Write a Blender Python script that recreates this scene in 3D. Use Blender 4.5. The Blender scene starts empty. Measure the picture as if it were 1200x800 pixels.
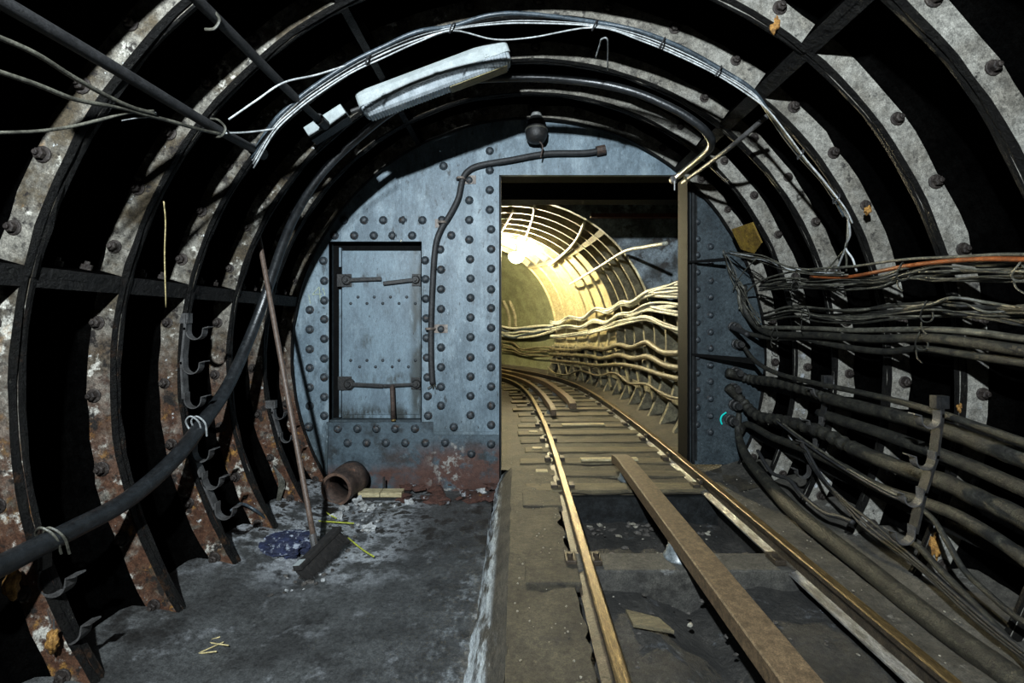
import bpy, bmesh, math, random
from mathutils import Vector, Matrix, noise as mnoise
random.seed(7)
PI = math.pi
C = bpy.context.scene.collection

# ------------------------------------------------------------------ camera, world, light, exposure
F, VX, VY, CZ = 533.0, 605.0, 378.0, 1.97          # focal length in px of a 1200 px frame, vanishing point, camera height
cam = bpy.data.objects.new('camera', bpy.data.cameras.new('camera'))
C.objects.link(cam)
cam.location = (0, 0, CZ)
cam.rotation_euler = (PI/2, 0, 0)
cam.data.sensor_width = 36
cam.data.lens = F/1200*36
cam.data.shift_x = (600-VX)/1200
cam.data.shift_y = (VY-400)/1200
cam.data.clip_start = 0.05
bpy.context.scene.camera = cam

w = bpy.data.worlds.new('dark_underground'); bpy.context.scene.world = w
w.use_nodes = True
w.node_tree.nodes['Background'].inputs[0].default_value = (0.5, 0.6, 0.7, 1)
w.node_tree.nodes['Background'].inputs[1].default_value = 0.0

def light(name, kind, loc, power, col, size=.1, target=None, angle=None, blend=.5):
    l = bpy.data.lights.new(name, kind); l.energy = power; l.color = col
    if kind in ('POINT', 'SPOT'): l.shadow_soft_size = size
    if kind == 'SPOT': l.spot_size = math.radians(angle); l.spot_blend = blend
    o = bpy.data.objects.new(name, l); C.objects.link(o); o.location = loc
    if target is not None:
        o.rotation_euler = (Vector(target)-Vector(loc)).to_track_quat('-Z', 'Y').to_euler()
    return o
KEY = (-.74, -1.2, CZ+2.03)
light('work_lamp_behind', 'SPOT', KEY, 2450, (.84, .94, 1.0), .07, (-.1, 5.3, 2.5), 150, 1.0)
LAMP = Vector((0.0, 12.4, CZ+1.82))
light('tunnel_lamp_glow', 'POINT', LAMP, 19000, (1.0, .87, .52), .2)

vs = bpy.context.scene.view_settings
vs.view_transform = 'Standard'; vs.look = 'None'; vs.exposure = 0.0; vs.gamma = 1; vs.use_curve_mapping = False

# ------------------------------------------------------------------ geometry of the tunnel
R, H, T, PITCH = 2.75, .22, .04, .5859             # rim radius, flange depth, flange thickness, ring pitch
AX, AZ = .142, CZ-.378                             # tunnel axis
def D(k): return 1.8325+PITCH*k                    # far rim edge of joint k
BY = 5.36                                          # bulkhead plane

def at(px, py, d): return Vector(((px-VX)*d/F, d, CZ-(py-VY)*d/F))
def cyl(px, py, rc, dmax=5.30):
    a, b = (px-VX)/F, -(py-VY)/F
    A = a*a+b*b; B = 2*(-a*AX - b*(AZ-CZ)); Q = AX**2+(AZ-CZ)**2-rc*rc
    d = (-B+math.sqrt(B*B-4*A*Q))/(2*A)
    return at(px, py, min(d, dmax))
def bp(px, py, off=0.0): return at(px, py, BY-off) # point on / before the bulkhead

def catmull(pts, n=6):
    P = [Vector(p) for p in pts]
    if len(P) < 3:
        return [P[0].lerp(P[-1], i/n) for i in range(n+1)]
    P = [P[0]*2-P[1]]+P+[P[-1]*2-P[-2]]
    out = []
    for i in range(1, len(P)-2):
        p0, p1, p2, p3 = P[i-1:i+3]
        for j in range(n):
            t = j/n
            out.append(.5*((2*p1)+(p2-p0)*t+(2*p0-5*p1+4*p2-p3)*t*t+(3*p1-p0-3*p2+p3)*t**3))
    out.append(P[-2].copy())
    return out

TRACK = catmull([(1.22, -1, 0), (1.22, 2, 0), (1.22, 6, 0), (1.15, 8.4, 0), (1.02, 10.4, 0), (.75, 12.2, 0), (.22, 13.75, 0),
                 (-.85, 15.7, 0), (-2.4, 17.5, 0), (-4.6, 19.0, 0), (-7, 19.9, 0)], 14)
TL = [0]
for i in range(1, len(TRACK)): TL.append(TL[-1]+(TRACK[i]-TRACK[i-1]).length)
def tr(s):
    s = max(0, min(TL[-1]-1e-4, s))
    for i in range(len(TL)-1):
        if TL[i+1] >= s: break
    t = (s-TL[i])/(TL[i+1]-TL[i])
    def tang(j):
        a, b = TRACK[max(0, j-1)], TRACK[min(len(TRACK)-1, j+1)]
        return (b-a).normalized()
    h = tang(i).lerp(tang(i+1), t).normalized()
    return TRACK[i].lerp(TRACK[i+1], t), h, Vector((h.y, -h.x, 0))
def trp(s, off, z):
    p, h, n = tr(s); q = p+n*off; return Vector((q.x, q.y, z))
def s_of_y(y):
    for i in range(len(TRACK)-1):
        if TRACK[i+1].y >= y:
            return TL[i]+(y-TRACK[i].y)/(TRACK[i+1].y-TRACK[i].y)*(TL[i+1]-TL[i])
    return TL[-1]
FOFF = -1.2                                        # far tunnel axis, left of the track centre
FS0 = s_of_y(8.75)
def fpt(s, th, r):
    p, h, n = tr(s); q = p+n*(FOFF+r*math.cos(th))
    return Vector((q.x, q.y, AZ+r*math.sin(th)))
def fhit(px, py, rc):
    d = 6.0
    smp = [tr(FS0-3+i*.1) for i in range(170)]
    while d < 22:
        P = at(px, py, d)
        best = min(smp, key=lambda q: (q[0].x+q[2].x*FOFF-P.x)**2+(q[0].y+q[2].y*FOFF-P.y)**2)
        l = (P-best[0]).dot(best[2])-FOFF
        if math.hypot(l, P.z-AZ) > rc: return P
        d += .03
    return at(px, py, d)

# ------------------------------------------------------------------ materials
MATS = {}
def mat(name, c1, c2, scale=6, rough=.7, bump=.3, bscale=45, metal=0, layers=(), spec=.5, stretch=(1, 1, 1), bdist=.012, coat=0, speck=.55):
    m = bpy.data.materials.new(name); m.use_nodes = True
    nt = m.node_tree; N = nt.nodes; L = nt.links
    b = N['Principled BSDF']
    b.inputs['Metallic'].default_value = metal
    b.inputs['Roughness'].default_value = rough
    b.inputs['Specular IOR Level'].default_value = spec
    b.inputs['Coat Weight'].default_value = coat
    g = N.new('ShaderNodeNewGeometry')
    mp = N.new('ShaderNodeMapping'); mp.inputs['Scale'].default_value = stretch
    L.new(g.outputs['Position'], mp.inputs['Vector'])
    def noise(sc, det=8, ro=.6):
        n = N.new('ShaderNodeTexNoise'); n.inputs['Scale'].default_value = sc
        n.inputs['Detail'].default_value = det; n.inputs['Roughness'].default_value = ro
        L.new(mp.outputs[0], n.inputs['Vector']); return n
    def ramp(src, lo, hi):
        r = N.new('ShaderNodeMapRange'); r.inputs['From Min'].default_value = lo; r.inputs['From Max'].default_value = hi
        r.interpolation_type = 'SMOOTHSTEP'
        L.new(src, r.inputs['Value']); return r.outputs[0]
    def mix(f, a, bcol):
        x = N.new('ShaderNodeMix'); x.data_type = 'RGBA'; L.new(f, x.inputs[0])
        for v, i in ((a, 6), (bcol, 7)):
            if isinstance(v, tuple): x.inputs[i].default_value = (*v, 1)
            else: L.new(v, x.inputs[i])
        return x.outputs[2]
    col = mix(ramp(noise(scale).outputs[0], .35, .65), c1, c2)
    sep = None
    for ly in layers:                              # (colour, noise scale, lo, hi, (axis, from, to) or None)
        f = ramp(noise(ly[1], 10, .65).outputs[0], ly[2], ly[3])
        for gr in ly[4:]:
            if gr is None: continue
            if sep is None:
                sep = N.new('ShaderNodeSeparateXYZ'); L.new(g.outputs['Position'], sep.inputs[0])
            k = ramp(sep.outputs['XYZ'.index(gr[0])], gr[1], gr[2])
            mu = N.new('ShaderNodeMath'); mu.operation = 'MULTIPLY'; L.new(f, mu.inputs[0]); L.new(k, mu.inputs[1]); f = mu.outputs[0]
        col = mix(f, col, ly[0])
    if speck:                                      # fine grain of dirt over everything
        sc_ = N.new('ShaderNodeVectorMath'); sc_.operation = 'SCALE'; L.new(col, sc_.inputs[0])
        ad = N.new('ShaderNodeMath'); ad.operation = 'MULTIPLY'
        for i, (q, ro) in enumerate(((28, .75), (130, .7))):
            r = N.new('ShaderNodeMapRange'); r.inputs['From Min'].default_value = .32; r.inputs['From Max'].default_value = .68
            r.inputs['To Min'].default_value = 1-speck; r.inputs['To Max'].default_value = 1+speck*.85
            L.new(noise(q, 6, ro).outputs[0], r.inputs['Value']); L.new(r.outputs[0], ad.inputs[i])
        L.new(ad.outputs[0], sc_.inputs['Scale']); col = sc_.outputs[0]
    L.new(col, b.inputs['Base Color'])
    if bump:
        bn = N.new('ShaderNodeBump'); bn.inputs['Strength'].default_value = bump; bn.inputs['Distance'].default_value = bdist
        n2 = noise(bscale, 10, .7); L.new(n2.outputs[0], bn.inputs['Height']); L.new(bn.outputs[0], b.inputs['Normal'])
        rr = N.new('ShaderNodeMapRange'); rr.inputs['To Min'].default_value = max(.05, rough-.18); rr.inputs['To Max'].default_value = min(1, rough+.15)
        L.new(n2.outputs[0], rr.inputs['Value']); L.new(rr.outputs[0], b.inputs['Roughness'])
    MATS[name] = m
    return m
def emis(name, col, s):
    m = bpy.data.materials.new(name); m.use_nodes = True
    b = m.node_tree.nodes['Principled BSDF']
    b.inputs['Base Color'].default_value = (*col, 1); b.inputs['Emission Color'].default_value = (*col, 1); b.inputs['Emission Strength'].default_value = s
    return m

RUST = (.085, .038, .020); DRUST = (.05, .02, .01); OCHRE = (.30, .15, .035)
soot_shade = mat('soot_and_shade_iron', (.0008, .0008, .0008), (.0018, .0017, .0016), 3, .95, .6, 30, spec=.0,
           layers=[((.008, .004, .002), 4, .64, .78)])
flange = mat('dusty_flange_iron', (.20, .185, .155), (.105, .096, .08), 9, .75, .8, 30, spec=.3, layers=[
    ((.30, .285, .25), 5, .56, .74), ((.03, .027, .024), 11, .57, .66), ((.012, .011, .010), 55, .62, .67), ((.05, .045, .038), 24, .58, .66), ((.055, .042, .025), 4, .42, .60, ('X', .3, -.6)), ((.26, .25, .22), 3, .38, .6, ('X', .8, 1.6)), ((.40, .42, .44), 9, .58, .66, ('X', 1.2, 1.8), ('Z', 1.9, 1.4)), ((.03, .028, .025), 13, .62, .70),
    (RUST, 6, .36, .54, ('X', .3, -.6), ('Z', 2.15, .7)), (DRUST, 13, .46, .60, ('X', .3, -.6), ('Z', 2.3, .8)),
    (OCHRE, 8, .57, .68, ('X', .0, -.8), ('Z', 1.9, .5)), ((.42, .40, .35), 7, .57, .66, ('X', .0, -.8)), ((.014, .011, .009), 9, .56, .64, ('X', .0, -.8)), ((.46, .47, .46), 15, .64, .69, ('X', .3, -.8)),
    (OCHRE, 5, .60, .72, ('X', 0, -1), ('Y', 2.6, 2.2))])
rim = mat('tarred_rim', (.009, .0083, .007), (.0035, .0032, .003), 14, .55, 1.0, 26, spec=.18, bdist=.04,
          layers=[((.08, .075, .06), 24, .63, .72), ((.05, .024, .011), 9, .55, .7, ('X', .3, -.6), ('Z', 2.6, .8))])
boltm = mat('rusty_bolt', (.05, .04, .034), (.016, .011, .009), 25, .6, .6, 60, metal=.3)
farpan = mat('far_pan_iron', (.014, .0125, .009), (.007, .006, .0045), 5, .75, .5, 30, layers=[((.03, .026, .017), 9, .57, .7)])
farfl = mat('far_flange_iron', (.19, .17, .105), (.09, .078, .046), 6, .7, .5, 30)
cream = mat('cream_painted_iron', (.30, .26, .15), (.22, .185, .095), 5, .65, .4, 20, layers=[((.14, .10, .045), 9, .58, .68)])
plaster = mat('green_grey_concrete', (.13, .135, .07), (.085, .088, .042), 2.5, .85, .4, 25, layers=[((.09, .09, .05), 3, .55, .7)])
blue = mat('blue_grey_paint', (.165, .222, .262), (.105, .145, .175), 4, .48, .28, 70, spec=.45, speck=.28, stretch=(1.35, 1.35, .6), layers=[
    ((.24, .305, .345), 2.6, .50, .66), ((.055, .075, .085), 3.2, .58, .74), ((.022, .026, .03), 26, .62, .70),
    ((.035, .045, .05), 7, .62, .68), ((.24, .30, .34), 40, .63, .70),
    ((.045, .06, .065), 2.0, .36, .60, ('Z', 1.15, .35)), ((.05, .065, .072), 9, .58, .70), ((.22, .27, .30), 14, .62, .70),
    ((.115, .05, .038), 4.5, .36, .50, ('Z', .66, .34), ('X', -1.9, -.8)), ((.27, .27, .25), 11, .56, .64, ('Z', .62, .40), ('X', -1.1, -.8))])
bluedoor = mat('hatch_paint', (.175, .24, .285), (.125, .17, .205), 4, .45, .25, 70, spec=.45, speck=.25, stretch=(1.35, 1.35, .6), layers=[
    ((.05, .062, .062), 3.4, .56, .72), ((.05, .06, .06), 3.5, .34, .56, ('X', -1.30, -1.2)), ((.035, .042, .042), 5, .42, .58, ('Z', 1.06, .9)), ((.05, .058, .058), 6, .47, .60, ('Z', 1.15, 1.3), ('Z', 1.42, 1.3)), ((.05, .058, .058), 6, .48, .60, ('Z', 2.35, 2.48), ('Z', 2.6, 2.48)), ((.025, .03, .034), 24, .64, .70), ((.22, .29, .335), 3, .55, .7)])
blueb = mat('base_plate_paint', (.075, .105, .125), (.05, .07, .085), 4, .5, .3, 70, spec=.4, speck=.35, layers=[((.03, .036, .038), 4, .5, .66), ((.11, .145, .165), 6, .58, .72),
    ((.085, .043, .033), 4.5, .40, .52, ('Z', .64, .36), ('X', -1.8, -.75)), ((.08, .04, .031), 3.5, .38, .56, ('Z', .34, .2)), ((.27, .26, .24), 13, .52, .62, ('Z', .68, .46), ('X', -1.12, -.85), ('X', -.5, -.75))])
blue_shade = mat('shaded_blue_paint', (.05, .066, .075), (.03, .041, .048), 5, .5, .3, 70, spec=.35, layers=[((.025, .032, .036), 3, .5, .7), ((.09, .115, .13), 30, .62, .7)])  # darker copy of the bulkhead blue, shade put into the colour
rivm = mat('rivet_paint', (.045, .058, .068), (.018, .022, .026), 30, .45, .5, 80, layers=[((.05, .03, .02), 18, .55, .65)])
blackiron = mat('black_iron', (.016, .017, .018), (.03, .028, .026), 15, .5, .4, 60, metal=.2)
darkframe = mat('dark_frame_steel', (.016, .018, .019), (.007, .0075, .0075), 8, .6, .4, 50, spec=.25, layers=[((.05, .053, .053), 12, .63, .72)])
beamm = mat('sooty_beam_and_void', (.0028, .0028, .0026), (.0014, .0014, .0014), 8, .8, .4, 50, spec=.1)
brass = mat('worn_brass', (.42, .30, .10), (.22, .15, .06), 20, .4, .2, 60, metal=.7)
conc = mat('grey_concrete_floor', (.072, .074, .073), (.038, .038, .037), 3, .5, .6, 34, layers=[
    ((.16, .165, .17), 5, .56, .72), ((.018, .017, .016), 2.4, .55, .68), ((.30, .31, .32), 60, .68, .74),
    ((.42, .44, .46), 4.5, .42, .56, ('X', -.8, -1.25), ('Y', 3.2, 3.9)), ((.02, .018, .016), 9, .54, .62, ('X', -.6, -1.1), ('Y', 3.4, 4.0)), ((.15, .16, .165), 7, .5, .66, ('X', -.62, -.36), ('Y', 4.2, 3.2)), ((.02, .017, .014), 4.5, .50, .60, ('Y', 3.6, 4.2))])
kerbm = mat('worn_white_kerb_paint', (.052, .047, .038), (.034, .031, .025), 4, .7, .5, 30, stretch=(1.6, .45, 1.6), layers=[
    ((.40, .44, .46), 6, .42, .56, ('X', -.14, -.19)), ((.30, .33, .35), 14, .60, .68, ('X', -.1, -.18))])
bed = mat('brown_trackbed', (.058, .049, .031), (.027, .022, .0145), 4, .8, .7, 30, layers=[
    ((.028, .024, .018), 6, .55, .68), ((.105, .09, .06), 8, .60, .72), ((.014, .012, .009), 5, .56, .68, ('X', .12, .34), ('Y', 5.4, 5.2)), ((.32, .30, .24), 48, .70, .74)])
bedgrey = mat('grey_trackbed', (.075, .069, .057), (.036, .033, .027), 4, .82, .7, 35, layers=[
    ((.03, .027, .022), 5, .58, .70), ((.17, .165, .15), 7, .60, .72), ((.40, .38, .33), 55, .70, .75)])
beamc = mat('grey_beam_concrete', (.07, .066, .056), (.04, .038, .034), 4, .8, .7, 35, layers=[((.02, .018, .015), 5, .56, .70), ((.11, .11, .105), 7, .60, .72)])
pitm = mat('dirty_pit', (.040, .037, .032), (.018, .017, .015), 4, .8, .9, 22, bdist=.03, layers=[((.10, .105, .11), 6, .58, .72), ((.25, .27, .30), 20, .68, .74)])
timber = mat('old_timber', (.14, .115, .065), (.08, .064, .035), 7, .8, .6, 30, stretch=(.5, 3, 3), layers=[((.03, .025, .016), 8, .56, .70), ((.22, .19, .11), 9, .60, .72)])
timberd = mat('dark_old_timber', (.09, .074, .045), (.045, .037, .022), 7, .8, .7, 30, stretch=(.5, 3, 3), layers=[((.17, .145, .09), 6, .56, .68), ((.02, .016, .01), 9, .58, .68)])
palewood = mat('pale_timber', (.50, .43, .26), (.38, .31, .17), 8, .75, .4, 40, stretch=(.6, 3, 3))
railtop = mat('rusted_rail', (.17, .118, .052), (.10, .066, .028), 20, .42, .25, 70, metal=.55, stretch=(4, .6, 4), layers=[((.30, .21, .09), 14, .55, .7)])
railside = mat('dark_rail_side', (.06, .045, .03), (.03, .023, .017), 12, .55, .5, 50, metal=.3)
railfootb = mat('brown_rail_foot', (.075, .056, .036), (.04, .03, .02), 8, .5, .4, 50)
railfoot = mat('silver_sheen_rail_foot', (.32, .32, .315), (.12, .11, .095), 8, .34, .4, 50, metal=.4, stretch=(3, .7, 3))  # silver of the lamp's reflection is put into the base colour
condrail = mat('brown_conductor_rail', (.135, .092, .052), (.09, .06, .034), 30, .6, .25, 90, metal=.05)
porcelain = mat('grey_insulator', (.16, .18, .19), (.10, .115, .12), 10, .35, .1, 40)
cabm = mat('dusty_black_cable', (.026, .025, .018), (.009, .0086, .007), 12, .62, .9, 35, speck=.75, layers=[((.065, .062, .045), 18, .56, .74)])
cabdark = mat('black_rubber_cable', (.016, .016, .017), (.028, .028, .029), 10, .6, .4, 50)
cabthin = mat('grey_thin_cable', (.11, .106, .084), (.042, .04, .032), 9, .42, .3, 60)
cabwhite = mat('white_thin_cable', (.46, .48, .48), (.28, .29, .29), 8, .45, .15, 60)
cabblue = mat('grey_blue_conduit', (.052, .07, .085), (.028, .037, .045), 9, .38, .2, 40, layers=[((.10, .12, .13), 14, .58, .7)])
heavym = mat('black_heavy_cable', (.017, .019, .021), (.010, .011, .012), 9, .34, .25, 40, spec=.7, layers=[((.04, .045, .048), 11, .6, .72)])
caborange = mat('orange_cable', (.27, .07, .016), (.16, .042, .011), 9, .5, .2, 50)
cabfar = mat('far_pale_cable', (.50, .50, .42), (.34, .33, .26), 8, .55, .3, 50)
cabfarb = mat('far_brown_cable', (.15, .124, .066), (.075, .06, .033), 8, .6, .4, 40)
whitebox = mat('white_enamel', (.40, .44, .44), (.30, .335, .335), 6, .4, .12, 50, speck=.15, layers=[((.35, .36, .33), 9, .62, .7)])
foam = mat('orange_sealant', (.42, .22, .05), (.22, .10, .02), 30, .7, .8, 60)
broomwood = mat('brown_broom_wood', (.13, .09, .068), (.08, .054, .04), 12, .5, .2, 50, stretch=(6, 6, .8))
bristle = mat('black_bristle', (.010, .009, .008), (.022, .019, .017), 30, .8, 0)
rustpipe = mat('rusted_pipe', (.07, .045, .034), (.035, .022, .017), 10, .65, .6, 40, layers=[((.13, .065, .04), 9, .55, .7)])
board_y = mat('yellow_board', (.22, .14, .018), (.12, .07, .012), 6, .7, .4, 40, layers=[((.14, .08, .02), 7, .55, .7)])
cloth = mat('blue_white_cloth', (.016, .024, .07), (.008, .011, .03), 14, .8, .6, 40, layers=[((.28, .31, .37), 13, .53, .60)])
rubble = mat('pale_rubble', (.48, .49, .49), (.28, .28, .27), 10, .8, .6, 50, layers=[((.16, .10, .06), 9, .6, .7)])
bedchip = mat('pale_chip', (.30, .28, .23), (.2, .18, .14), 10, .8, 0)
grit = mat('dark_rubble', (.10, .09, .08), (.04, .035, .03), 12, .85, .7, 40)
rustpile = mat('rusty_scale', (.085, .035, .024), (.04, .018, .013), 9, .85, .9, 35, layers=[((.35, .36, .38), 9, .58, .66), ((.20, .10, .02), 6, .62, .7)])
straw = mat('straw', (.52, .43, .22), (.40, .32, .14), 10, .7, 0)
yellow = mat('yellow_wire_plastic', (.42, .46, .06), (.34, .36, .04), 10, .5, 0)
chalk = mat('chalk_mark', (.52, .58, .40), (.35, .42, .32), 60, .9, 0)
redpaint = mat('red_oxide_steel', (.13, .035, .022), (.07, .02, .013), 9, .6, .3, 40)
bulb = emis('lit_lamp', (1.0, .93, .72), 90)
plate_far = mat('pale_blue_plate', (.30, .36, .40), (.06, .066, .066), 2.2, .6, .4, 30, layers=[((.05, .045, .04), 3, .5, .62)])
dia = mat('prismatic_plastic', (.66, .72, .76), (.40, .45, .48), 14, .12, .1, 60, spec=.8, speck=.2)
dia.node_tree.nodes['Principled BSDF'].inputs['Transmission Weight'].default_value = .35
amber = mat('yellowed_plastic', (.35, .30, .13), (.2, .17, .08), 14, .4, .2, 60)
capm = mat('pale_grey_cap', (.30, .31, .30), (.2, .2, .19), 10, .45, .2, 60)
teal = emis('teal_pilot_lamp', (0, .55, .5), .22)

# ------------------------------------------------------------------ object helpers
def link(name, me, parent=None, kind=None):
    o = bpy.data.objects.new(name, me); C.objects.link(o)
    if parent is not None: o.parent = parent
    if kind: o['kind'] = kind
    return o
def mesh(name, verts, faces, mats, idx=None, smooth=False):
    me = bpy.data.meshes.new(name); me.from_pydata([tuple(v) for v in verts], [], faces)
    for m in (mats if isinstance(mats, (list, tuple)) else [mats]): me.materials.append(m)
    if idx: me.polygons.foreach_set('material_index', idx)
    if smooth: me.polygons.foreach_set('use_smooth', [True]*len(me.polygons))
    me.validate(); me.update(); return me
def tag(o, label, cat, group=None):
    o['label'] = label; o['category'] = cat
    if group: o['group'] = group
    return o
def empty(name, loc=(0, 0, 0), kind=None):
    o = bpy.data.objects.new(name, None); C.objects.link(o); o.location = loc; o.empty_display_size = .1
    if kind: o['kind'] = kind
    return o
def pobj(name, me, parent):                        # part whose mesh is in world coordinates under an empty at a place
    o = link(name, me); o.parent = parent; o.matrix_parent_inverse = Matrix.Translation(parent.location).inverted(); return o

class MB:
    def __init__(s): s.v = []; s.f = []; s.i = []
    def add(s, v, f, mi=0):
        n = len(s.v); s.v += [Vector(x) for x in v]; s.f += [tuple(a+n for a in q) for q in f]; s.i += [mi]*len(f); return s
    def box(s, x0, x1, y0, y1, z0, z1, mi=0, M=None, bev=0):
        v = [Vector(p) for p in ((x0, y0, z0), (x1, y0, z0), (x1, y1, z0), (x0, y1, z0), (x0, y0, z1), (x1, y0, z1), (x1, y1, z1), (x0, y1, z1))]
        f = [(0, 3, 2, 1), (4, 5, 6, 7), (0, 1, 5, 4), (1, 2, 6, 5), (2, 3, 7, 6), (3, 0, 4, 7)]
        if bev:
            bm = bmesh.new(); vv = [bm.verts.new(p) for p in v]
            for q in f: bm.faces.new([vv[a] for a in q])
            bmesh.ops.bevel(bm, geom=bm.edges[:], offset=bev, segments=2, affect='EDGES', profile=.6)
            bm.verts.index_update(); v = [p.co.copy() for p in bm.verts]; f = [tuple(a.index for a in q.verts) for q in bm.faces]; bm.free()
        if M is not None: v = [M @ p for p in v]
        return s.add(v, f, mi)
    def tube(s, pts, r, n=8, mi=0, cap=True, sub=6, smooth=True):
        P = catmull(pts, sub) if smooth else [Vector(p) for p in pts]
        up = Vector((.13, .2, .97)); v = []; f = []
        for i, p in enumerate(P):
            t = (P[min(i+1, len(P)-1)]-P[max(i-1, 0)]).normalized()
            if i == 0: a = t.cross(up if abs(t.dot(up)) < .95 else Vector((1, 0, 0))).normalized()
            else: a = (a-t*a.dot(t)).normalized()
            b = t.cross(a); rr = r(i/(len(P)-1)) if callable(r) else r
            for j in range(n):
                q = 2*PI*j/n; v.append(p+(a*math.cos(q)+b*math.sin(q))*rr)
        for i in range(len(P)-1):
            for j in range(n):
                f.append((i*n+j, i*n+(j+1) % n, (i+1)*n+(j+1) % n, (i+1)*n+j))
        if cap: f += [tuple(range(n))[::-1], tuple((len(P)-1)*n+j for j in range(n))]
        return s.add(v, f, mi)
    def prism(s, poly, y0, y1, mi=0, M=None):      # polygon in x,z extruded along y
        n = len(poly); v = [Vector((x, y0, z)) for x, z in poly]+[Vector((x, y1, z)) for x, z in poly]
        f = [tuple(range(n)), tuple(range(2*n-1, n-1, -1))]+[(i, n+i, n+(i+1) % n, (i+1) % n) for i in range(n)]
        if M is not None: v = [M @ p for p in v]
        return s.add(v, f, mi)
    def lathe(s, prof, M, n=16, mi=0):             # (r, h) about local z
        v = []; f = []
        for r, h in prof:
            for j in range(n):
                a = 2*PI*j/n; v.append(M @ Vector((r*math.cos(a), r*math.sin(a), h)))
        for i in range(len(prof)-1):
            for j in range(n): f.append((i*n+j, i*n+(j+1) % n, (i+1)*n+(j+1) % n, (i+1)*n+j))
        f += [tuple(range(n))[::-1], tuple((len(prof)-1)*n+j for j in range(n))]
        return s.add(v, f, mi)
    def mesh(s, name, mats, smooth=False): return mesh(name, s.v, s.f, mats, s.i, smooth)

def frame(loc, zdir, xdir=Vector((1, 0, 0))):
    z = Vector(zdir).normalized(); x = Vector(xdir); x = (x-z*x.dot(z)).normalized(); y = z.cross(x)
    M = Matrix((x, y, z)).transposed().to_4x4(); M.translation = Vector(loc); return M
def lump(loc, rx, ry, rz, seed, rough=.35, n=2):
    bm = bmesh.new(); bmesh.ops.create_icosphere(bm, subdivisions=n, radius=1)
    for v in bm.verts:
        k = 1+rough*mnoise.noise(v.co*1.7+Vector((seed*3.1, seed, 0)))*1.6
        v.co = Vector((v.co.x*rx*k+loc[0], v.co.y*ry*k+loc[1], v.co.z*rz*k+loc[2]))
    bm.verts.index_update()
    r = ([v.co.copy() for v in bm.verts], [tuple(a.index for a in f.verts) for f in bm.faces]); bm.free(); return r

# ------------------------------------------------------------------ the setting: cast iron lining
SEG = math.radians(58)
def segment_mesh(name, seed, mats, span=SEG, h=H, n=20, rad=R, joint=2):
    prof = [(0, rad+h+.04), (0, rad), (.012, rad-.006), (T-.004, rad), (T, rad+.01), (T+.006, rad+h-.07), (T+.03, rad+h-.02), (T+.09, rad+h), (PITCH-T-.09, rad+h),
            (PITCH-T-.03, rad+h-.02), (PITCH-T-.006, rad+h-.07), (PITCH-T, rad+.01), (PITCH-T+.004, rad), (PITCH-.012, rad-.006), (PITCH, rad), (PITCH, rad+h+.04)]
    mi = [1, 2, 2, 2, 1, 0, 0, 0, 0, 0, 1, 2, 2, 2, 1]   # pan, flange face, rim; root fillet takes pan black, painting in shade
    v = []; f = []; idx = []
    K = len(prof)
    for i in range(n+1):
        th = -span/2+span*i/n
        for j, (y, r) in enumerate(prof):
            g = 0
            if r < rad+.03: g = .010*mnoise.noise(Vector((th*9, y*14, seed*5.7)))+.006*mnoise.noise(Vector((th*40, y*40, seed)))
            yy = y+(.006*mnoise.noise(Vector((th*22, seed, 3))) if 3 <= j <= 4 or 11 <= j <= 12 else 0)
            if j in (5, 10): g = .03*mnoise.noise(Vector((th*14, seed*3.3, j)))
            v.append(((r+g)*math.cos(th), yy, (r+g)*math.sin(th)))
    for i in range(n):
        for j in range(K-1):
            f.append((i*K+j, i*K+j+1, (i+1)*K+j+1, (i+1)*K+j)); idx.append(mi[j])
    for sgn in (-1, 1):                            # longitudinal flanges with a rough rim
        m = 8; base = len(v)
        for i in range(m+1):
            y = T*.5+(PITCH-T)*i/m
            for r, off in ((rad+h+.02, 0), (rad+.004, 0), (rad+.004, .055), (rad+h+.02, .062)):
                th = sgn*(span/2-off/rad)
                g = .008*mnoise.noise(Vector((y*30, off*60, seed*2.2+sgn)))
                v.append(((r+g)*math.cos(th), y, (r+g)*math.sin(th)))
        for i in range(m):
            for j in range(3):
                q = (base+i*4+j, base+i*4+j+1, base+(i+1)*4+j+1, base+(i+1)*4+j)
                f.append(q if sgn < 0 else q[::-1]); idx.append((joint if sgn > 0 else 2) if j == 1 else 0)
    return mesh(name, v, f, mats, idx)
KEYM = segment_mesh('key_segment', 4, [soot_shade, flange, rim], math.radians(12), n=6)
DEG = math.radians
SEGM = {58: [segment_mesh('lining_segment', s, [soot_shade, flange, rim]) for s in range(3)],
        66: [segment_mesh('lining_segment', s+5, [soot_shade, flange, rim], DEG(66), n=22, joint=0) for s in range(3)],  # upper crown joint rim in pan black, its shade painted on
        50: [segment_mesh('lining_segment', s+9, [soot_shade, flange, rim], DEG(50), n=18) for s in range(3)]}
hexb = MB()
hexb.lathe([(.052, 0), (.052, .008), (.046, .012)], frame((0, 0, 0), (0, -1, 0)), 12)
hexb.lathe([(.034, .012), (.034, .036), (.027, .042)], frame((0, 0, 0), (0, -1, 0)), 6)
hexb.lathe([(.017, .042), (.017, .055), (.012, .058)], frame((0, 0, 0), (0, -1, 0)), 8)
BOLT = hexb.mesh('bolt', boltm)
nutb = MB(); nutb.lathe([(.03, 0), (.03, .03), (.015, .032), (.013, .05)], frame((0, 0, 0), (0, 0, 1)), 6)
NUT = nutb.mesh('nut', boltm)

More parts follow.
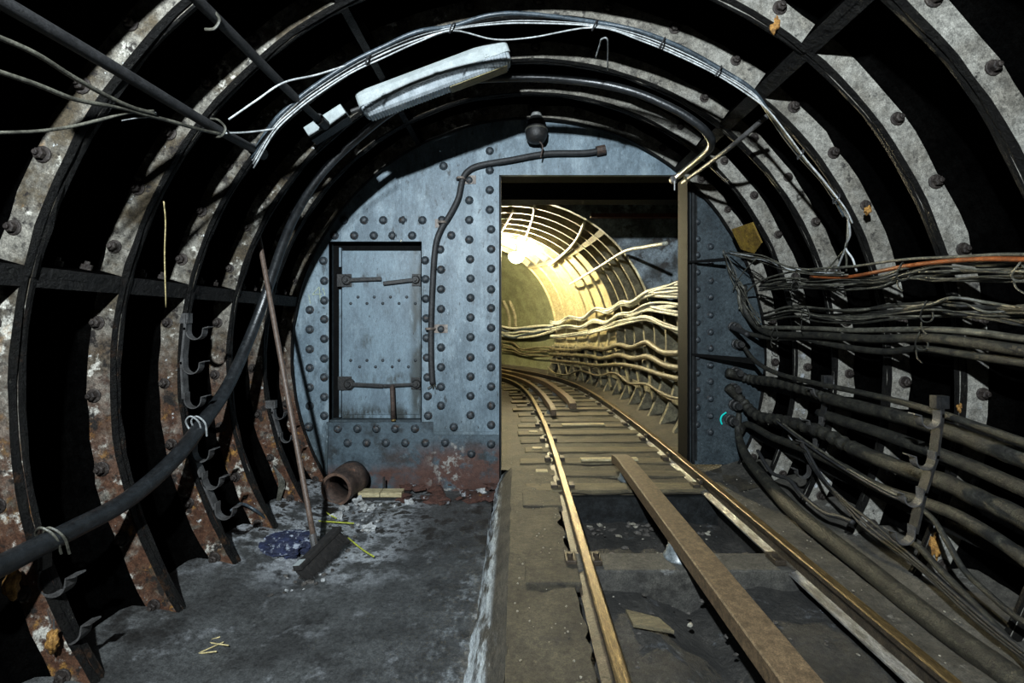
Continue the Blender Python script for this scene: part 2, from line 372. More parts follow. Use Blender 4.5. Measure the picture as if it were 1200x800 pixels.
wall_left = empty('wall_left', (0, 0, 0), 'structure')
ceiling = empty('ceiling', (0, 0, 0), 'structure')
wall_right = empty('wall_right', (0, 0, 0), 'structure')
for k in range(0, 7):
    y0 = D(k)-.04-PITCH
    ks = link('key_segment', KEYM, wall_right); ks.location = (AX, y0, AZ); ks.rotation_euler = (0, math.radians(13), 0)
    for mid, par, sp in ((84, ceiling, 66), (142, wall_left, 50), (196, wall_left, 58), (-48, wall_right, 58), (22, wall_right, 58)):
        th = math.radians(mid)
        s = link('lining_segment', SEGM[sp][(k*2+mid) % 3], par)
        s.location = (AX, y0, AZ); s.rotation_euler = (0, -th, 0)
        for q in (-23.6, -14.2, -4.7, 4.7, 14.2, 23.6):
            if random.random() < .06: continue
            a = math.radians(q*sp/58)
            b = link('bolt', BOLT, s)
            b.location = ((R+.105)*math.cos(a), PITCH-T-.002, (R+.105)*math.sin(a)); b.rotation_euler = (0, -a+random.random(), 0); b.scale = [random.uniform(.78, .92)]*3
        if mid == 142:
            for yy in (.2, .38):
                nt = link('nut', NUT, s); a = math.radians(25)-.062/R
                nt.location = ((R+.09)*math.cos(a), yy, (R+.09)*math.sin(a)); nt.rotation_euler = (0, -a+PI, 0)

# ------------------------------------------------------------------ the setting: floor
floor = empty('floor', (0, 0, 0), 'structure')
def grid(x0, x1, y0, y1, nx, ny, zf, name, m, edge=None):
    v = []; f = []
    for j in range(ny+1):
        for i in range(nx+1):
            x = x0+(x1-x0)*i/nx; y = y0+(y1-y0)*j/ny
            if edge: x += edge(i/nx, y)
            v.append((x, y, zf(x, y)))
    for j in range(ny):
        for i in range(nx): f.append((j*(nx+1)+i, j*(nx+1)+i+1, (j+1)*(nx+1)+i+1, (j+1)*(nx+1)+i))
    return mesh(name, v, f, m, smooth=True)
nz = lambda x, y, a, s, k=0: a*mnoise.noise(Vector((x*s, y*s, k)))
link('floor_slab', grid(-2.75, -.26, .6, 5.45, 40, 70, lambda x, y: nz(x, y, .012, 2.5)+nz(x, y, .006, 9)+max(0, -1.75-x)*.25, 'floor_slab', conc), floor)
link('kerb_slope', grid(-.28, -.05, .6, 5.45, 8, 80, lambda x, y: -.005+.255*min(1, max(0, (x+.27)/.22))**.75+nz(x, y, .022, 6, 3)+nz(x, y, .012, 17, 3), 'kerb_slope', kerbm,
     lambda t, y: (1-t)*(.02*math.sin(y*2.1)+(.05 if y > 4.6 else 0))+nz(0, y, .02, 3)), floor)
link('trackbed_verge', grid(-.055, .385, .6, 5.45, 14, 90, lambda x, y: .25+nz(x, y, .014, 4, 1)+nz(x, y, .008, 14, 1), 'trackbed_verge', bed,
     lambda t, y: (t > .8)*(nz(0, y, .06, 6, 2)-.0+nz(0, y, .015, 20, 2))), floor)
mb = MB(); mb.box(.31, .33, .6, 4.62, -.3, .226); link('pit_side', mb.mesh('pit_side', darkframe), floor)
link('trackbed_shoulder', grid(2.03, 3.1, .6, 5.6, 24, 90, lambda x, y: .245+nz(x, y, .02, 3, 5)+nz(x, y, .008, 14, 1)+max(0, x-2.35)*.35, 'trackbed_shoulder', bedgrey,
     lambda t, y: (t < .06)*nz(0, y, .05, 7, 6)), floor)
mb = MB(); mb.box(2.04, 2.06, .6, 4.7, -.3, .22); link('pit_side', mb.mesh('pit_side', pitm), floor)
link('pit_bottom', grid(.30, 2.1, 3.1, 4.75, 26, 30, lambda x, y: -.06+nz(x, y, .05, 3, 4)+nz(x, y, .02, 11, 4), 'pit_bottom', pitm), floor)
link('pit_bottom', grid(.30, 2.1, .6, 3.2, 26, 40, lambda x, y: .115+nz(x, y, .04, 3, 4)+nz(x, y, .02, 11, 4)-.16*max(0, 1-abs(x-1.2)/.35), 'pit_bottom', pitm), floor)
# far trackbed follows the curve
def strip(name, s0, s1, o0, o1, zf, m, ns=80, no=30):
    v = []; f = []
    for i in range(ns+1):
        s = s0+(s1-s0)*i/ns
        for j in range(no+1):
            o = o0+(o1-o0)*j/no; p = trp(s, o, 0); v.append((p.x, p.y, zf(p.x, p.y, o)))
    for i in range(ns):
        for j in range(no): f.append((i*(no+1)+j, i*(no+1)+j+1, (i+1)*(no+1)+j+1, (i+1)*(no+1)+j))
    return mesh(name, v, f, m, smooth=True)
S0 = s_of_y(4.64)
link('far_trackbed', strip('far_trackbed', s_of_y(BY+.05), TL[-1]-.5, -3.2, 2.2, lambda x, y, o: .222+nz(x, y, .02, 3)+nz(x, y, .01, 9)+max(0, o-.95)*.22, bed), floor)
link('far_trackbed', strip('far_trackbed', S0, s_of_y(BY+.07), -1.24, 2.2, lambda x, y, o: .222+nz(x, y, .02, 3)+nz(x, y, .01, 9)+max(0, o-.95)*.22, bed, 8, 30), floor)
mb = MB(); mb.box(.3, 2.1, 4.60, 4.66, -.3, .205); link('pit_end', mb.mesh('pit_end', darkframe), floor)
# sleepers
def sleeper(s, o0, o1, wdt, z0, z1, m, name='sleeper'):
    p, h, n = tr(s); mb = MB()
    M = Matrix((n, h, Vector((0, 0, 1)))).transposed().to_4x4(); M.translation = p
    mb.box(o0, o1, -wdt/2, wdt/2, z0, z1, 0, M @ Matrix.Rotation(random.uniform(-.02, .02), 4, 'Z'), .012)
    return link(name, mb.mesh(name, m), floor)
yy = 4.78; i = 0
while s_of_y(yy) < TL[-1]-4 and yy < 17.4:
    j = random.uniform(-.03, .03)
    sleeper(s_of_y(yy), -1.13+j*2, .98+j*3, .24+random.uniform(-.05, .04), .1, .245+random.uniform(-.012, .012), (timber, timberd, timber)[i % 3])
    if i in (2, 6): sleeper(s_of_y(yy)-.03, -.42+.0*i, .30, .10, .245, .275, palewood, 'packing_board')
    if i in (1, 3, 5): sleeper(s_of_y(yy)+.02, -1.0, -.86, .10, .245, .262, palewood, 'packing_board')
    yy += .47+.012*(i % 3); i += 1
mb = MB(); mb.box(.36, 2.05, 3.16, 3.40, -.2, .25, bev=.012); link('cross_beam', mb.mesh('cross_beam', beamc), floor)
mb = MB(); mb.box(.06, .43, 2.98, 3.28, .2, .268, bev=.01); link('sleeper_end', mb.mesh('sleeper_end', bed), floor)
mb = MB(); mb.box(.06, .43, 4.25, 4.6, .2, .262, bev=.01); link('sleeper_end', mb.mesh('sleeper_end', bed), floor)

# ------------------------------------------------------------------ the setting: riveted bulkhead
wall_back = empty('wall_back', (0, BY, 0), 'structure')
def wp(name, me): return pobj(name, me, wall_back)
def pl(pts): return [((x-VX)*BY/F, CZ-(y-VY)*BY/F) for x, y in pts]
def arcpts(a0, a1, n, r=R+.16): return [(AX+r*math.cos(math.radians(a0+(a1-a0)*i/n)), AZ+r*math.sin(math.radians(a0+(a1-a0)*i/n))) for i in range(n+1)]
xo0, xo1, zl = (585-VX)*BY/F, 2.035, CZ-(205-VY)*BY/F
x_h0, x_h1, z_h0, z_h1 = (386.5-VX)*BY/F, (493-VX)*BY/F, CZ-(492-VY)*BY/F, CZ-(284-VY)*BY/F
def plate(name, poly, y0, y1, m=blue): mb = MB(); mb.prism(poly, y0, y1); return wp(name, mb.mesh(name, m))
rr = R+.16
zx = lambda x: AZ+math.sqrt(max(0, rr*rr-(x-AX)**2))
zn = lambda x: AZ-math.sqrt(max(0, rr*rr-(x-AX)**2))
ang = lambda x, z: math.degrees(math.atan2(z-AZ, x-AX)) % 360
zs = CZ-(508-VY)*BY/F                             # lower seam
xs = (470-VX)*BY/F; xr = (508-VX)*BY/F
# side plate left of the hatch
a0, a1 = ang(x_h0, zx(x_h0)), ang(x_h0, zn(x_h0))
plate('plate', arcpts(a0, a1, 30), BY, BY+.06)
# plate above the hatch up to the weld, then from the weld to the vertical strip
plate('plate', [(x_h0, z_h1), (xs-.004, z_h1)]+arcpts(ang(xs, zx(xs)), a0, 8), BY, BY+.06)
plate('plate', [(xs+.004, z_h1), (xr, z_h1)]+arcpts(ang(xr, zx(xr)), ang(xs, zx(xs)), 6), BY, BY+.06)
plate('plate', [(x_h1, z_h1), (x_h1, zs), (xr, zs), (xr, z_h1)], BY, BY+.06)
z185 = CZ-(185-VY)*BY/F
plate('plate', [(xr, zs), (xo0, zs), (xo0, z185-.003), (xr, z185-.003)], BY-.012, BY+.06)
plate('plate', [(xr, z185), (xo0, z185)]+arcpts(ang(xo0, zx(xo0)), ang(xr, zx(xr)), 6), BY-.004, BY+.06)
plate('plate', [(xo0, zl), (xo1, zl)]+arcpts(ang(xo1, zx(xo1)), ang(xo0, zx(xo0)), 20), BY, BY+.06)
zr0 = .3
plate('plate', arcpts(ang(xo1, zn(xo1)+1.0) if False else ang(xo1+.35, zr0)-0, 0, 1)[:0]+[(xo1, zr0), (2.9, zr0)]+arcpts(ang(2.9, AZ-.8), ang(xo1, zx(xo1))-(360 if ang(2.9, AZ-.8) < 0 else 0)+(0 if ang(2.9, AZ-.8) < 180 else 360), 20), BY, BY+.06, blue_shade)
# base plates
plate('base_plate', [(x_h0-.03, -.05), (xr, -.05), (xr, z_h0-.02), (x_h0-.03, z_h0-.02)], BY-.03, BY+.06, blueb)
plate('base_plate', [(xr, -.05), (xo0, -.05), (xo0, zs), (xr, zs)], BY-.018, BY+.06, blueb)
plate('angle_strip', [(x_h0-.05, .05), (x_h0-.02, .02), (x_h0+.0, z_h0-.06), (x_h0-.02, z_h0-.03)], BY-.05, BY-.02)
plate('seam_strip', [(xr+.01, zs-.005), (xo0, zs-.005), (xo0, zs+.03), (xr+.01, zs+.03)], BY-.026, BY-.011)
for px in (463, 470, 475):
    plate('weld_bead', pl([(px-.8, 202+px*.0), (px+.8, 202), (px+1.2, 280), (px-.6, 280)]), BY-.008, BY)
# hatch surround (recess sides) and the jambs of the opening
mb = MB()
mb.box(x_h0-.012, x_h0, BY+.0, BY+.14, z_h0, z_h1); mb.box(x_h0-.012, x_h1+.012, BY+.0, BY+.14, z_h1, z_h1+.012)
mb.box(x_h1, x_h1+.012, BY+.0, BY+.14, z_h0, z_h1); mb.box(x_h0-.012, x_h1+.012, BY, BY+.14, z_h0-.02, z_h0)
wp('hatch_surround', mb.mesh('hatch_surround', blue_shade))
mb = MB(); mb.box(xo0-.0, xo0+.02, BY+.06, BY+.22, .05, zl); wp('door_jamb', mb.mesh('door_jamb', darkframe))
mb = MB(); mb.box(2.035, 2.045, BY-.02, BY+.02, .33, zl, bev=.003); mb.box(2.055, 2.085, BY-.05, BY-.001, .33, zl, bev=.004); mb.box(2.10, 2.12, BY-.03, BY-.001, .36, zl-.1)
wp('door_jamb', mb.mesh('door_jamb', darkframe))
mb = MB(); mb.box(2.012, 2.04, BY-.01, BY+.30, .33, zl); wp('door_jamb', mb.mesh('door_jamb', beamm))
mb = MB(); mb.box(xo0, xo1, BY+.06, BY+.3, zl, zl+.05); wp('lintel', mb.mesh('lintel', beamm))
# rivets
RV = MB(); RV.lathe([(.052, 0), (.050, .006), (.043, .007), (.040, .022), (.028, .034), (.010, .038)], frame((0, 0, 0), (0, -1, 0)), 10)
RVM = RV.mesh('rivet', rivm, True)
RV = MB(); RV.lathe([(.030, 0), (.028, .012), (.018, .02), (.006, .022)], frame((0, 0, 0), (0, -1, 0)), 9)
RVS = RV.mesh('rivet', rivm, True)
riv = [(520, 195), (574, 177), (574, 200), (574, 223), (574, 246), (550, 211.5), (550, 235), (550, 258), (550, 281), (551, 304), (516, 292.5), (379, 305.5), (529, 276)]
riv += [(x, 258) for x in (403, 426.6, 449, 472, 495, 518)]+[(x, 276) for x in (392, 415, 438, 460, 483)]
riv += [(498+.02*(y-300), y) for y in (305, 327, 350, 373, 396, 419, 442, 464, 487)]
riv += [(517, y) for y in (316, 339, 362, 385.5, 407, 430, 453, 475)]
riv += [(551.5, y) for y in (326.5, 349, 372, 395, 418.6, 441, 463.6, 486)]
riv += [(575.6, y) for y in (269, 292, 315, 339, 361, 384, 407, 430, 452.6, 475, 497.6, 520)]
riv += [(380, y) for y in (329, 352, 374, 397, 420, 442, 465, 487)]+[(363, y) for y in (363, 386, 409, 431, 454, 475.5, 499)]
riv += [(532, 500), (552.6, 531)]+[(x, 501.5) for x in (397, 420, 442, 464, 487)]+[(x, 518) for x in (408.6, 430.7, 453, 475.7, 499, 522)]
for x, y in riv:
    o = link('rivet', RVM, wall_back); p = bp(x, y); o.location = (p.x, (-.012 if x > 508 and 185 < y < 508 else -.03 if y > 495 and x < 508 else -.018 if y > 508 else 0), p.z)
for x, ys in ((814.5, (260, 280, 299, 319, 339, 358, 378, 398, 418, 437, 457, 477, 497)), (830, (289, 309, 329, 348, 369, 389, 408, 428, 447, 467, 487, 506))):
    for y in ys:
        o = link('rivet', RVM, wall_back); p = bp(x, y); o.location = (p.x+.025, 0, p.z); o.scale = (.82, .9, .82)
# chalk figures 41 on the left plate
mb = MB()
for a, b in (((366, 345), (374, 336)), ((374, 336), (375.5, 352)), ((366, 345), (377, 344.5)), ((378.5, 337.5), (381, 346)), ((361.5, 345), (364, 356)), ((378.2, 340), (378.5, 337.5))):
    p, q = bp(*a, .004), bp(*b, .004); mb.tube([p, q], .0045, 5, sub=2)
wp('chalk_figures', mb.mesh('chalk_figures', chalk))
# hatch door in the recess
door_1 = empty('door_1', (x_h0+.1, BY+.06, z_h0), 'structure')
dp = lambda n, me: pobj(n, me, door_1)
DY = BY+.075
mb = MB(); mb.box(x_h0+.115, x_h1-.002, DY, DY+.03, z_h0+.005, z_h1-.085, bev=.005); mb.box(x_h0+.14, x_h1-.03, DY-.012, DY, z_h0+.05, z_h1-.12, bev=.004)
dp('panel', mb.mesh('panel', bluedoor))
mb = MB()
for z0, z1 in ((z_h0+.02, z_h0+.36), (z_h0+.5, z_h1-.55), (z_h1-.28, z_h1-.05)): mb.box(x_h0+.082, x_h0+.106, DY-.01, DY+.04, z0, z1, bev=.003)
dp('hinge_strip', mb.mesh('hinge_strip', bluedoor))
mb = MB(); mb.box(x_h0, x_h1, DY+.04, DY+.055, z_h0, z_h1); dp('backing', mb.mesh('backing', beamm))  # near-black sheet stands in for the shade behind the hatch gaps
for xs_, y in (((420, 439, 458, 477), 348), ((411.5, 430.5, 449, 468, 487), 355.5), ((411.5, 430.5, 449, 468, 487), 422), ((422, 440.6, 460, 479), 429.5)):
    for x in xs_:
        o = link('rivet', RVS, door_1); p = at(x, y, DY); o.location = p-door_1.location+Vector((0, -.012, 0)); o.scale = (.62, .7, .62)
def dog(name, piv, tip, r0, lug, thick=.017):
    mb = MB(); p, q = at(*piv, DY-.045), at(*tip, DY-.045)
    mb.lathe([(r0, 0), (r0, .03), (r0*.75, .045)], frame(p+Vector((0, .03, 0)), (0, -1, 0)), 12)
    mb.lathe([(r0*.42, 0), (r0*.42, .03)], frame(p+Vector((0, -.015, 0)), (0, -1, 0)), 6)
    d = (q-p).normalized(); M = frame(p, Vector((0, -1, 0)), d); L = (q-p).length
    mb.box(0, L, -thick*1.35, thick*1.35, -.014, .014, 0, M, .008)
    x0, y0, x1, y1 = lug; a, b = at(x0, y1, DY-.02), at(x1, y0, DY-.02); mb.box(a.x, b.x, DY-.03, DY+.02, a.z, b.z, bev=.004)
    dp('dog_handle', mb.mesh('dog_handle', blackiron))
dog('dog', (406, 328), (447, 326.5), .06, (395, 321, 412, 336))
dog('dog', (487, 327.5), (449, 332), .05, (483, 321, 493, 335))
dog('dog', (409, 450), (449, 452), .065, (396, 441, 412, 457))
dog('dog', (488, 450), (449, 452), .055, (482, 442, 494, 456), .014)
mb = MB(); p, q = at(459.5, 453, DY-.1), at(461, 491, DY-.1); mb.tube([p, q], .027, 10, 0, sub=3); mb.tube([p+Vector((0, .09, 0)), p], .022, 8, 0, sub=2)
mb.tube([q, q+(q-p).normalized()*.02], .029, 10, 1, sub=1)
o = dp('tee_handle', mb.mesh('tee_handle', [rustpipe, brass], True)); o['label'] = 'rusty hanging handle with brass tip'

# second opening behind the gate: steel headwall, beams, chamber
wall_far = empty('wall_far', (0, 8.7, 0), 'structure')
HY = 8.66; cx = tr(FS0)[0].x+FOFF
mb = MB(); v = []; f = []; n = 48
for i in range(n+1):
    a = 2*PI*i/n; c, s = math.cos(a), math.sin(a); k = 3.9/max(abs(c), abs(s))
    v += [(cx+2.74*c, HY, AZ+2.74*s), (cx+k*c, HY, AZ+k*s), (cx+2.74*c, HY+.12, AZ+2.74*s)]
for i in range(2, 25): f += [(3*i, 3*i+1, 3*i+4, 3*i+3), (3*i, 3*i+3, 3*i+5, 3*i+2)]
mb.add(v, f); pobj('headwall_plate', mb.mesh('headwall_plate', plate_far), wall_far)
mb = MB(); mb.box(3.35, 3.5, BY+.06, HY, -.3, 5.2); mb.box(-3.3, -3.15, BY+.06, HY, -.3, 5.2); mb.box(-3.3, 3.5, BY+.06, HY, 4.6, 4.75)
pobj('chamber_lining', mb.mesh('chamber_lining', soot_shade), wall_far)
zb = at(600, 237, 6.9).z
mb = MB(); mb.box(-2.6, 3.3, 6.75, 7.05, zb, zb+.02); mb.box(-2.6, 3.3, 6.89, 6.91, zb+.02, zb+.36); mb.box(-2.6, 3.3, 6.75, 7.05, zb+.36, zb+.38)
pobj('gate_beam', mb.mesh('gate_beam', beamm), wall_far)
a, b = at(692, 257, 8.5), at(775, 252, 8.5); mb = MB(); mb.box(a.x, 3.3, 8.44, 8.56, b.z-.05, b.z+.02); pobj('red_angle', mb.mesh('red_angle', redpaint), wall_far)['label'] = 'red oxide painted steel angle'

# far tunnel, curving left
trim_1 = empty('wall_curve', (0, 9, 0), 'structure')
def far_segment(s0, th0, th1, h, mats, rad=R, n=16):
    dv = [(0, rad+h+.04), (0, rad), (T, rad), (T+.01, rad+h), (PITCH-T-.01, rad+h), (PITCH-T, rad), (PITCH, rad), (PITCH, rad+h+.04)]
    v = []; f = []; idx = []; K = len(dv)
    for i in range(n+1):
        th = th0+(th1-th0)*i/n
        for y, r in dv: v.append(fpt(s0+y, th, r))
    for i in range(n):
        for j in range(K-1):
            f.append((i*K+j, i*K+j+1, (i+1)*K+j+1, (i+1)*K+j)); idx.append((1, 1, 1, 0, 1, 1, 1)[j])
    for th in (th0, th1):
        sg = 1 if th == th0 else -1; b = len(v)
        for y in (T, PITCH-T):
            for r, o in ((rad+h, 0), (rad+.005, 0), (rad+.005, .06), (rad+h, .06)): v.append(fpt(s0+y, th+sg*o/rad, r))
        for j in range(3): f.append((b+j, b+j+1, b+5+j, b+4+j)); idx.append(1 if j == 1 else 0)
    return mesh('lining_segment', v, f, mats, idx)
NR = 0; s = FS0
while s < s_of_y(14.0):
    pale = NR >= 4
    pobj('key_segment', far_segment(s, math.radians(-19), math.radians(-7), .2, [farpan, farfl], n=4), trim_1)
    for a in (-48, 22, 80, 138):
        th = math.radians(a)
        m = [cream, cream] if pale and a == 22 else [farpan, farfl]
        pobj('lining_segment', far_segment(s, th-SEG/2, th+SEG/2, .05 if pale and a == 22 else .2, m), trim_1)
    s += PITCH; NR += 1
FS1 = s
for k in range(1, 5):
    for a, b in ((-77, -19), (-19, 14)): pobj('lining_segment', far_segment(FS0-k*PITCH, math.radians(a), math.radians(b), .2, [farpan, farfl]), trim_1)
mb = MB(); v = []; f = []; ns, nt_ = 40, 28
for i in range(ns+1):
    for j in range(nt_+1):
        v.append(fpt(FS1-.05+(TL[-1]-FS1)*i/ns, math.radians(-60+250*j/nt_), 3.02))
for i in range(ns):
    for j in range(nt_): q = i*(nt_+1)+j; f.append((q, q+1, q+nt_+2, q+nt_+1))
mb.add(v, f); pobj('smooth_lining', mb.mesh('smooth_lining', plaster, True), trim_1)
for px in (590, 597):
    mb = MB(); a = fhit(px, 352, 2.98); b = fhit(px+7, 388, 2.98); mb.tube([a, a.lerp(b, .5)+Vector((.1, 0, .03)), b], .07, 8); pobj('wall_rib', mb.mesh('wall_rib', farfl), trim_1)

# ------------------------------------------------------------------ track
PROF = [(-.034, -.006), (-.026, 0), (.026, 0), (.034, -.006), (.034, -.034), (.010, -.05), (.009, -.122), (.068, -.140), (.068, -.152), (-.068, -.152), (-.068, -.140), (-.009, -.122), (-.010, -.05), (-.034, -.034)]
PMI = [0, 0, 0, 1, 1, 1, 2, 2, 2, 2, 2, 1, 1, 1]
def sweep(prof, mi, off, z, s0, s1, step=.18, mats=None, name='rail'):
    n = max(2, int((s1-s0)/step)); v = []; f = []; idx = []; K = len(prof)
    for i in range(n+1):
        s = s0+(s1-s0)*i/n
        for x, h in prof: v.append(trp(s, off+x, z(s) + h if callable(z) else z+h))
    for i in range(n):
        for j in range(K): f.append((i*K+j, i*K+(j+1) % K, (i+1)*K+(j+1) % K, (i+1)*K+j)); idx.append(mi[j])
    f += [tuple(range(K))[::-1], tuple(n*K+j for j in range(K))]; idx += [mi[0], mi[0]]
    return mesh(name, v, f, mats, idx)
RT = .37
def rail(off, label):
    o = empty('running_rail', trp(s_of_y(1.2), off, RT-.15)); tag(o, label, 'rail')
    pobj('rail_bar', sweep(PROF, PMI, off, RT, s_of_y(1.0), TL[-1]-3, .16, [railtop, railside, railfootb if off < 0 else railfoot]), o)
    y = 4.78; i = 0
    ch = MB(); 
    while y < 12:
        if i % 2 == 0:
            for sg in (-1, 1):
                p, h, n = tr(s_of_y(y)); M = Matrix((n, h, Vector((0, 0, 1)))).transposed().to_4x4(); M.translation = p
                mb = MB(); mb.box(off+sg*.05, off+sg*.125, -.06, .06, .235, .285, 0, M, .01); mb.box(off+sg*.02, off+sg*.06, -.04, .04, .28, .325, 0, M, .008)
                pobj('rail_chair', mb.mesh('rail_chair', railside), o)
        y += .48; i += 1
    for y in (3.28, ):
        for sg in (-1, 1):
            mb = MB(); mb.box(1.22+off+sg*.05, 1.22+off+sg*.13, y-.07, y+.07, .25, .29, bev=.008); mb.lathe([(.022, .29), (.022, .315)], Matrix.Translation((1.22+off+sg*.095, y, 0)), 6)
            pobj('rail_chair', mb.mesh('rail_chair', railside), o)
    return o
rail(-.74, 'left golden rusty running rail beside the concrete verge')
rail(.74, 'right running rail with rusty head and silver sheen painted on foot beside the cables')
def bar(off, s0, s1, zt, hw, hh, ramp0):
    prof = [(-hw, -.008), (-hw+.008, 0), (hw-.008, 0), (hw, -.008), (hw, -hh), (-hw, -hh)]
    z = lambda s: zt-(max(0, 1-(s1-s)/.35)**2*.045 if ramp0 == 'end' else max(0, 1-(s-s0)/.35)**2*.045)
    return sweep(prof, [0, 0, 0, 0, 1, 0], off, z, s0, s1, .09, [condrail, railside])
def pot(par, off, y, z0, z1):
    mb = MB(); p = trp(s_of_y(y), off, 0); k = z1-z0
    mb.lathe([(.11, z0), (.11, z0+.2*k), (.095, z0+.3*k), (.085, z0+.75*k), (.075, z0+.8*k), (.075, z1)], Matrix.Translation(p), 16)
    pobj('insulator', mb.mesh('insulator', porcelain, True), par)['label'] = 'grey glazed insulator pot'
o = tag(empty('conductor_rail', (1.22, 2, .2)), 'brown square topped conductor rail running between the near rails', 'rail')
pobj('rail_bar', bar(0, s_of_y(.9), s_of_y(5.42), .445, .092, .10, 'end'), o)
pot(o, -.03, 3.34, .24, .345); pot(o, 0, 5.0, .24, .345); pot(o, 0, 1.75, .0, .345)
o = tag(empty('conductor_rail', (1.1, 9, .2)), 'rusty centre rail whose blunt end begins beyond the gate opening', 'rail')
pobj('rail_bar', bar(0, s_of_y(9.0), TL[-1]-3, .42, .07, .11, 'start'), o)
for y in (9.3, 11, 12.5, 13.8): pot(o, 0, y, .22, .31)
o = tag(empty('conductor_rail', (.6, 8.4, .2)), 'rusty side rail inside the curved left running rail beyond the opening', 'rail')
pobj('rail_bar', bar(-.47, s_of_y(8.35), TL[-1]-3, .42, .05, .11, 'start'), o)
for y in (8.7, 10.2, 11.6, 13): pot(o, -.47, y, .22, .31)

# ------------------------------------------------------------------ cables
def cable(label, pts, r, m, cat='cable', group=None, name='cable', n=8, sub=6, parts=None):
    mb = MB(); mb.tube(pts, r, n, 0, True, sub); o = link(name, mb.mesh(name, m, True)); tag(o, label, cat, group); return o
def CY(pts, rc, dmax=5.28): return [cyl(x, y, rc, dmax) for x, y in pts]
# thick lower cables on the right wall
cable('thick upper power cable with coiled wrapping below the slim dark one on right wall', CY([(852, 436), (880, 444), (910, 448), (950, 458), (980, 469), (1040, 484), (1100, 501), (1150, 519), (1200, 538), (1260, 562)], 2.60), lambda t: .052+(.007*math.sin(t*260) if .06 < t < .42 else .002*math.sin(t*90)), cabm, sub=22)
cable('thickest power cable with ringed wrapping, second thick one down on right wall', CY([(853, 453), (870, 470), (888, 487), (920, 493), (960, 505), (1000, 525), (1050, 546), (1100, 562), (1150, 585), (1200, 608), (1270, 645)], 2.58), lambda t: .054+(.008*math.sin(t*230) if .08 < t < .5 else .002*math.sin(t*90)), cabm, sub=22)
cable('dark cable half hidden behind the thickest power cable on right wall', CY([(960, 484), (1000, 497), (1040, 510), (1090, 528), (1140, 547), (1200, 573), (1270, 600)], 2.68), .045, cabm)
cable('lowest thick cable held in the bottom bracket hooks on right wall', CY([(866, 508), (876, 497), (905, 512), (940, 525), (985, 546), (1020, 566), (1050, 579), (1080, 588), (1120, 603), (1160, 626), (1200, 654), (1260, 700)], 2.60), .038, cabm)
cable('slim dark cable running just above the upper thick cable on right wall', CY([(862, 400), (872, 407), (885, 423), (910, 437), (960, 450), (1000, 458), (1060, 472), (1110, 487), (1160, 504), (1200, 518), (1260, 537)], 2.52), .024, cabm)
cable('fat dusty conduit lying along the floor edge under right wall', CY([(866, 484), (865, 508), (875, 535), (900, 566), (930, 598), (970, 630), (1010, 661), (1060, 701), (1120, 747), (1180, 790), (1240, 835)], 2.56), lambda t: .03+.037*min(1, t*2.6), cabm, 'conduit')
cable('thin black lead looping from wall foot to the floor conduit', CY([(888, 528), (900, 548), (908, 556), (925, 562), (940, 580), (965, 600), (985, 606), (1000, 612)], 2.56), .018, cabdark)
for i, dx in enumerate((0, 5, 11)):
    cable('slack thin black cable trailing down to the floor conduit, '+('left', 'middle', 'right')[i]+' one of a loose trio', CY([(938+dx*.4, 520), (948+dx*.4, 540), (965+dx*.3, 565), (990+dx*.6, 592), (1012+dx, 617-dx*.4), (1050+dx, 645), (1085+dx, 672+dx*.3), (1130+dx, 715), (1170+dx, 748), (1215+dx, 782)], 2.60-.02*i), .011, cabdark, group='loose trio of black cables')
cable('thin cable hanging from the lowest hook to the lower right corner', CY([(1078, 594), (1095, 610), (1112, 638), (1130, 668), (1160, 697), (1190, 722), (1230, 745)], 2.58), .016, cabm)
cable('medium cable sloping from the bottom right bracket to the floor', CY([(1063, 634), (1078, 642), (1095, 660), (1130, 696), (1165, 732), (1200, 772), (1230, 810)], 2.62), .021, cabm)
for i in range(2):
    cable(('thin pale wire', 'thin black wire')[i]+' draped along the lowest thick cable on right wall', CY([(908, 488+i*4), (930, 506+i*3), (962, 528+i*4), (1000, 553+i*3), (1040, 575+i*4), (1062, 584+i*3)], 2.54), .010, cabthin if i == 0 else cabdark, group='draped thin wires')
# mid trio
cable('top one of three smooth cables in the middle run on right wall', CY([(866, 330), (867, 355), (876, 372), (892, 383), (920, 384), (960, 385), (1000, 387), (1085, 386), (1140, 389), (1200, 397), (1260, 402)], 2.60), .022, cabthin)
cable('middle and thickest one of three smooth cables in the middle run on right wall', CY([(872, 335), (872, 360), (885, 380), (905, 391), (960, 393), (1020, 397), (1085, 396), (1140, 402), (1200, 411), (1260, 418)], 2.58), .033, cabm)
cable('bottom one of three smooth cables in the middle run on right wall', CY([(862, 380), (875, 390), (905, 396), (940, 396), (962, 401), (1000, 408), (1040, 412), (1080, 408), (1130, 415), (1200, 425), (1260, 432)], 2.61), .026, cabm)
# thin bundles
cable('bright orange cable on top of the upper bundle on right wall', CY([(950, 324), (985, 325), (1010, 322), (1040, 316), (1060, 312), (1100, 307), (1150, 303.5), (1200, 304), (1250, 305)], 2.56), .0145, caborange)
cable('pale grey cable beside the orange one, bending down at its left end', CY([(866, 362), (870, 350), (880, 337), (896, 327), (925, 319), (955, 315), (1000, 312), (1060, 304), (1120, 301), (1180, 298), (1250, 300)], 2.57), .010, cabthin)
def bundle(label, group, base, spread, count, rc, r, m, seed):
    rnd = random.Random(seed)
    for i in range(count):
        ph = [rnd.uniform(-1, 1) for _ in base]; lane = (i+.5)/count*2-1
        pts = []
        for j, (x, y) in enumerate(base):
            sp = spread[j] if isinstance(spread, (list, tuple)) else spread
            pts.append((x+rnd.uniform(-4, 4), y+sp*(lane*.85+.35*ph[j])))
        cable(label, [cyl(x, y, rc+rnd.uniform(-.05, .04)) for x, y in pts], r*rnd.uniform(.75, 1.25), m[i % len(m)], group=group, n=6, sub=5)
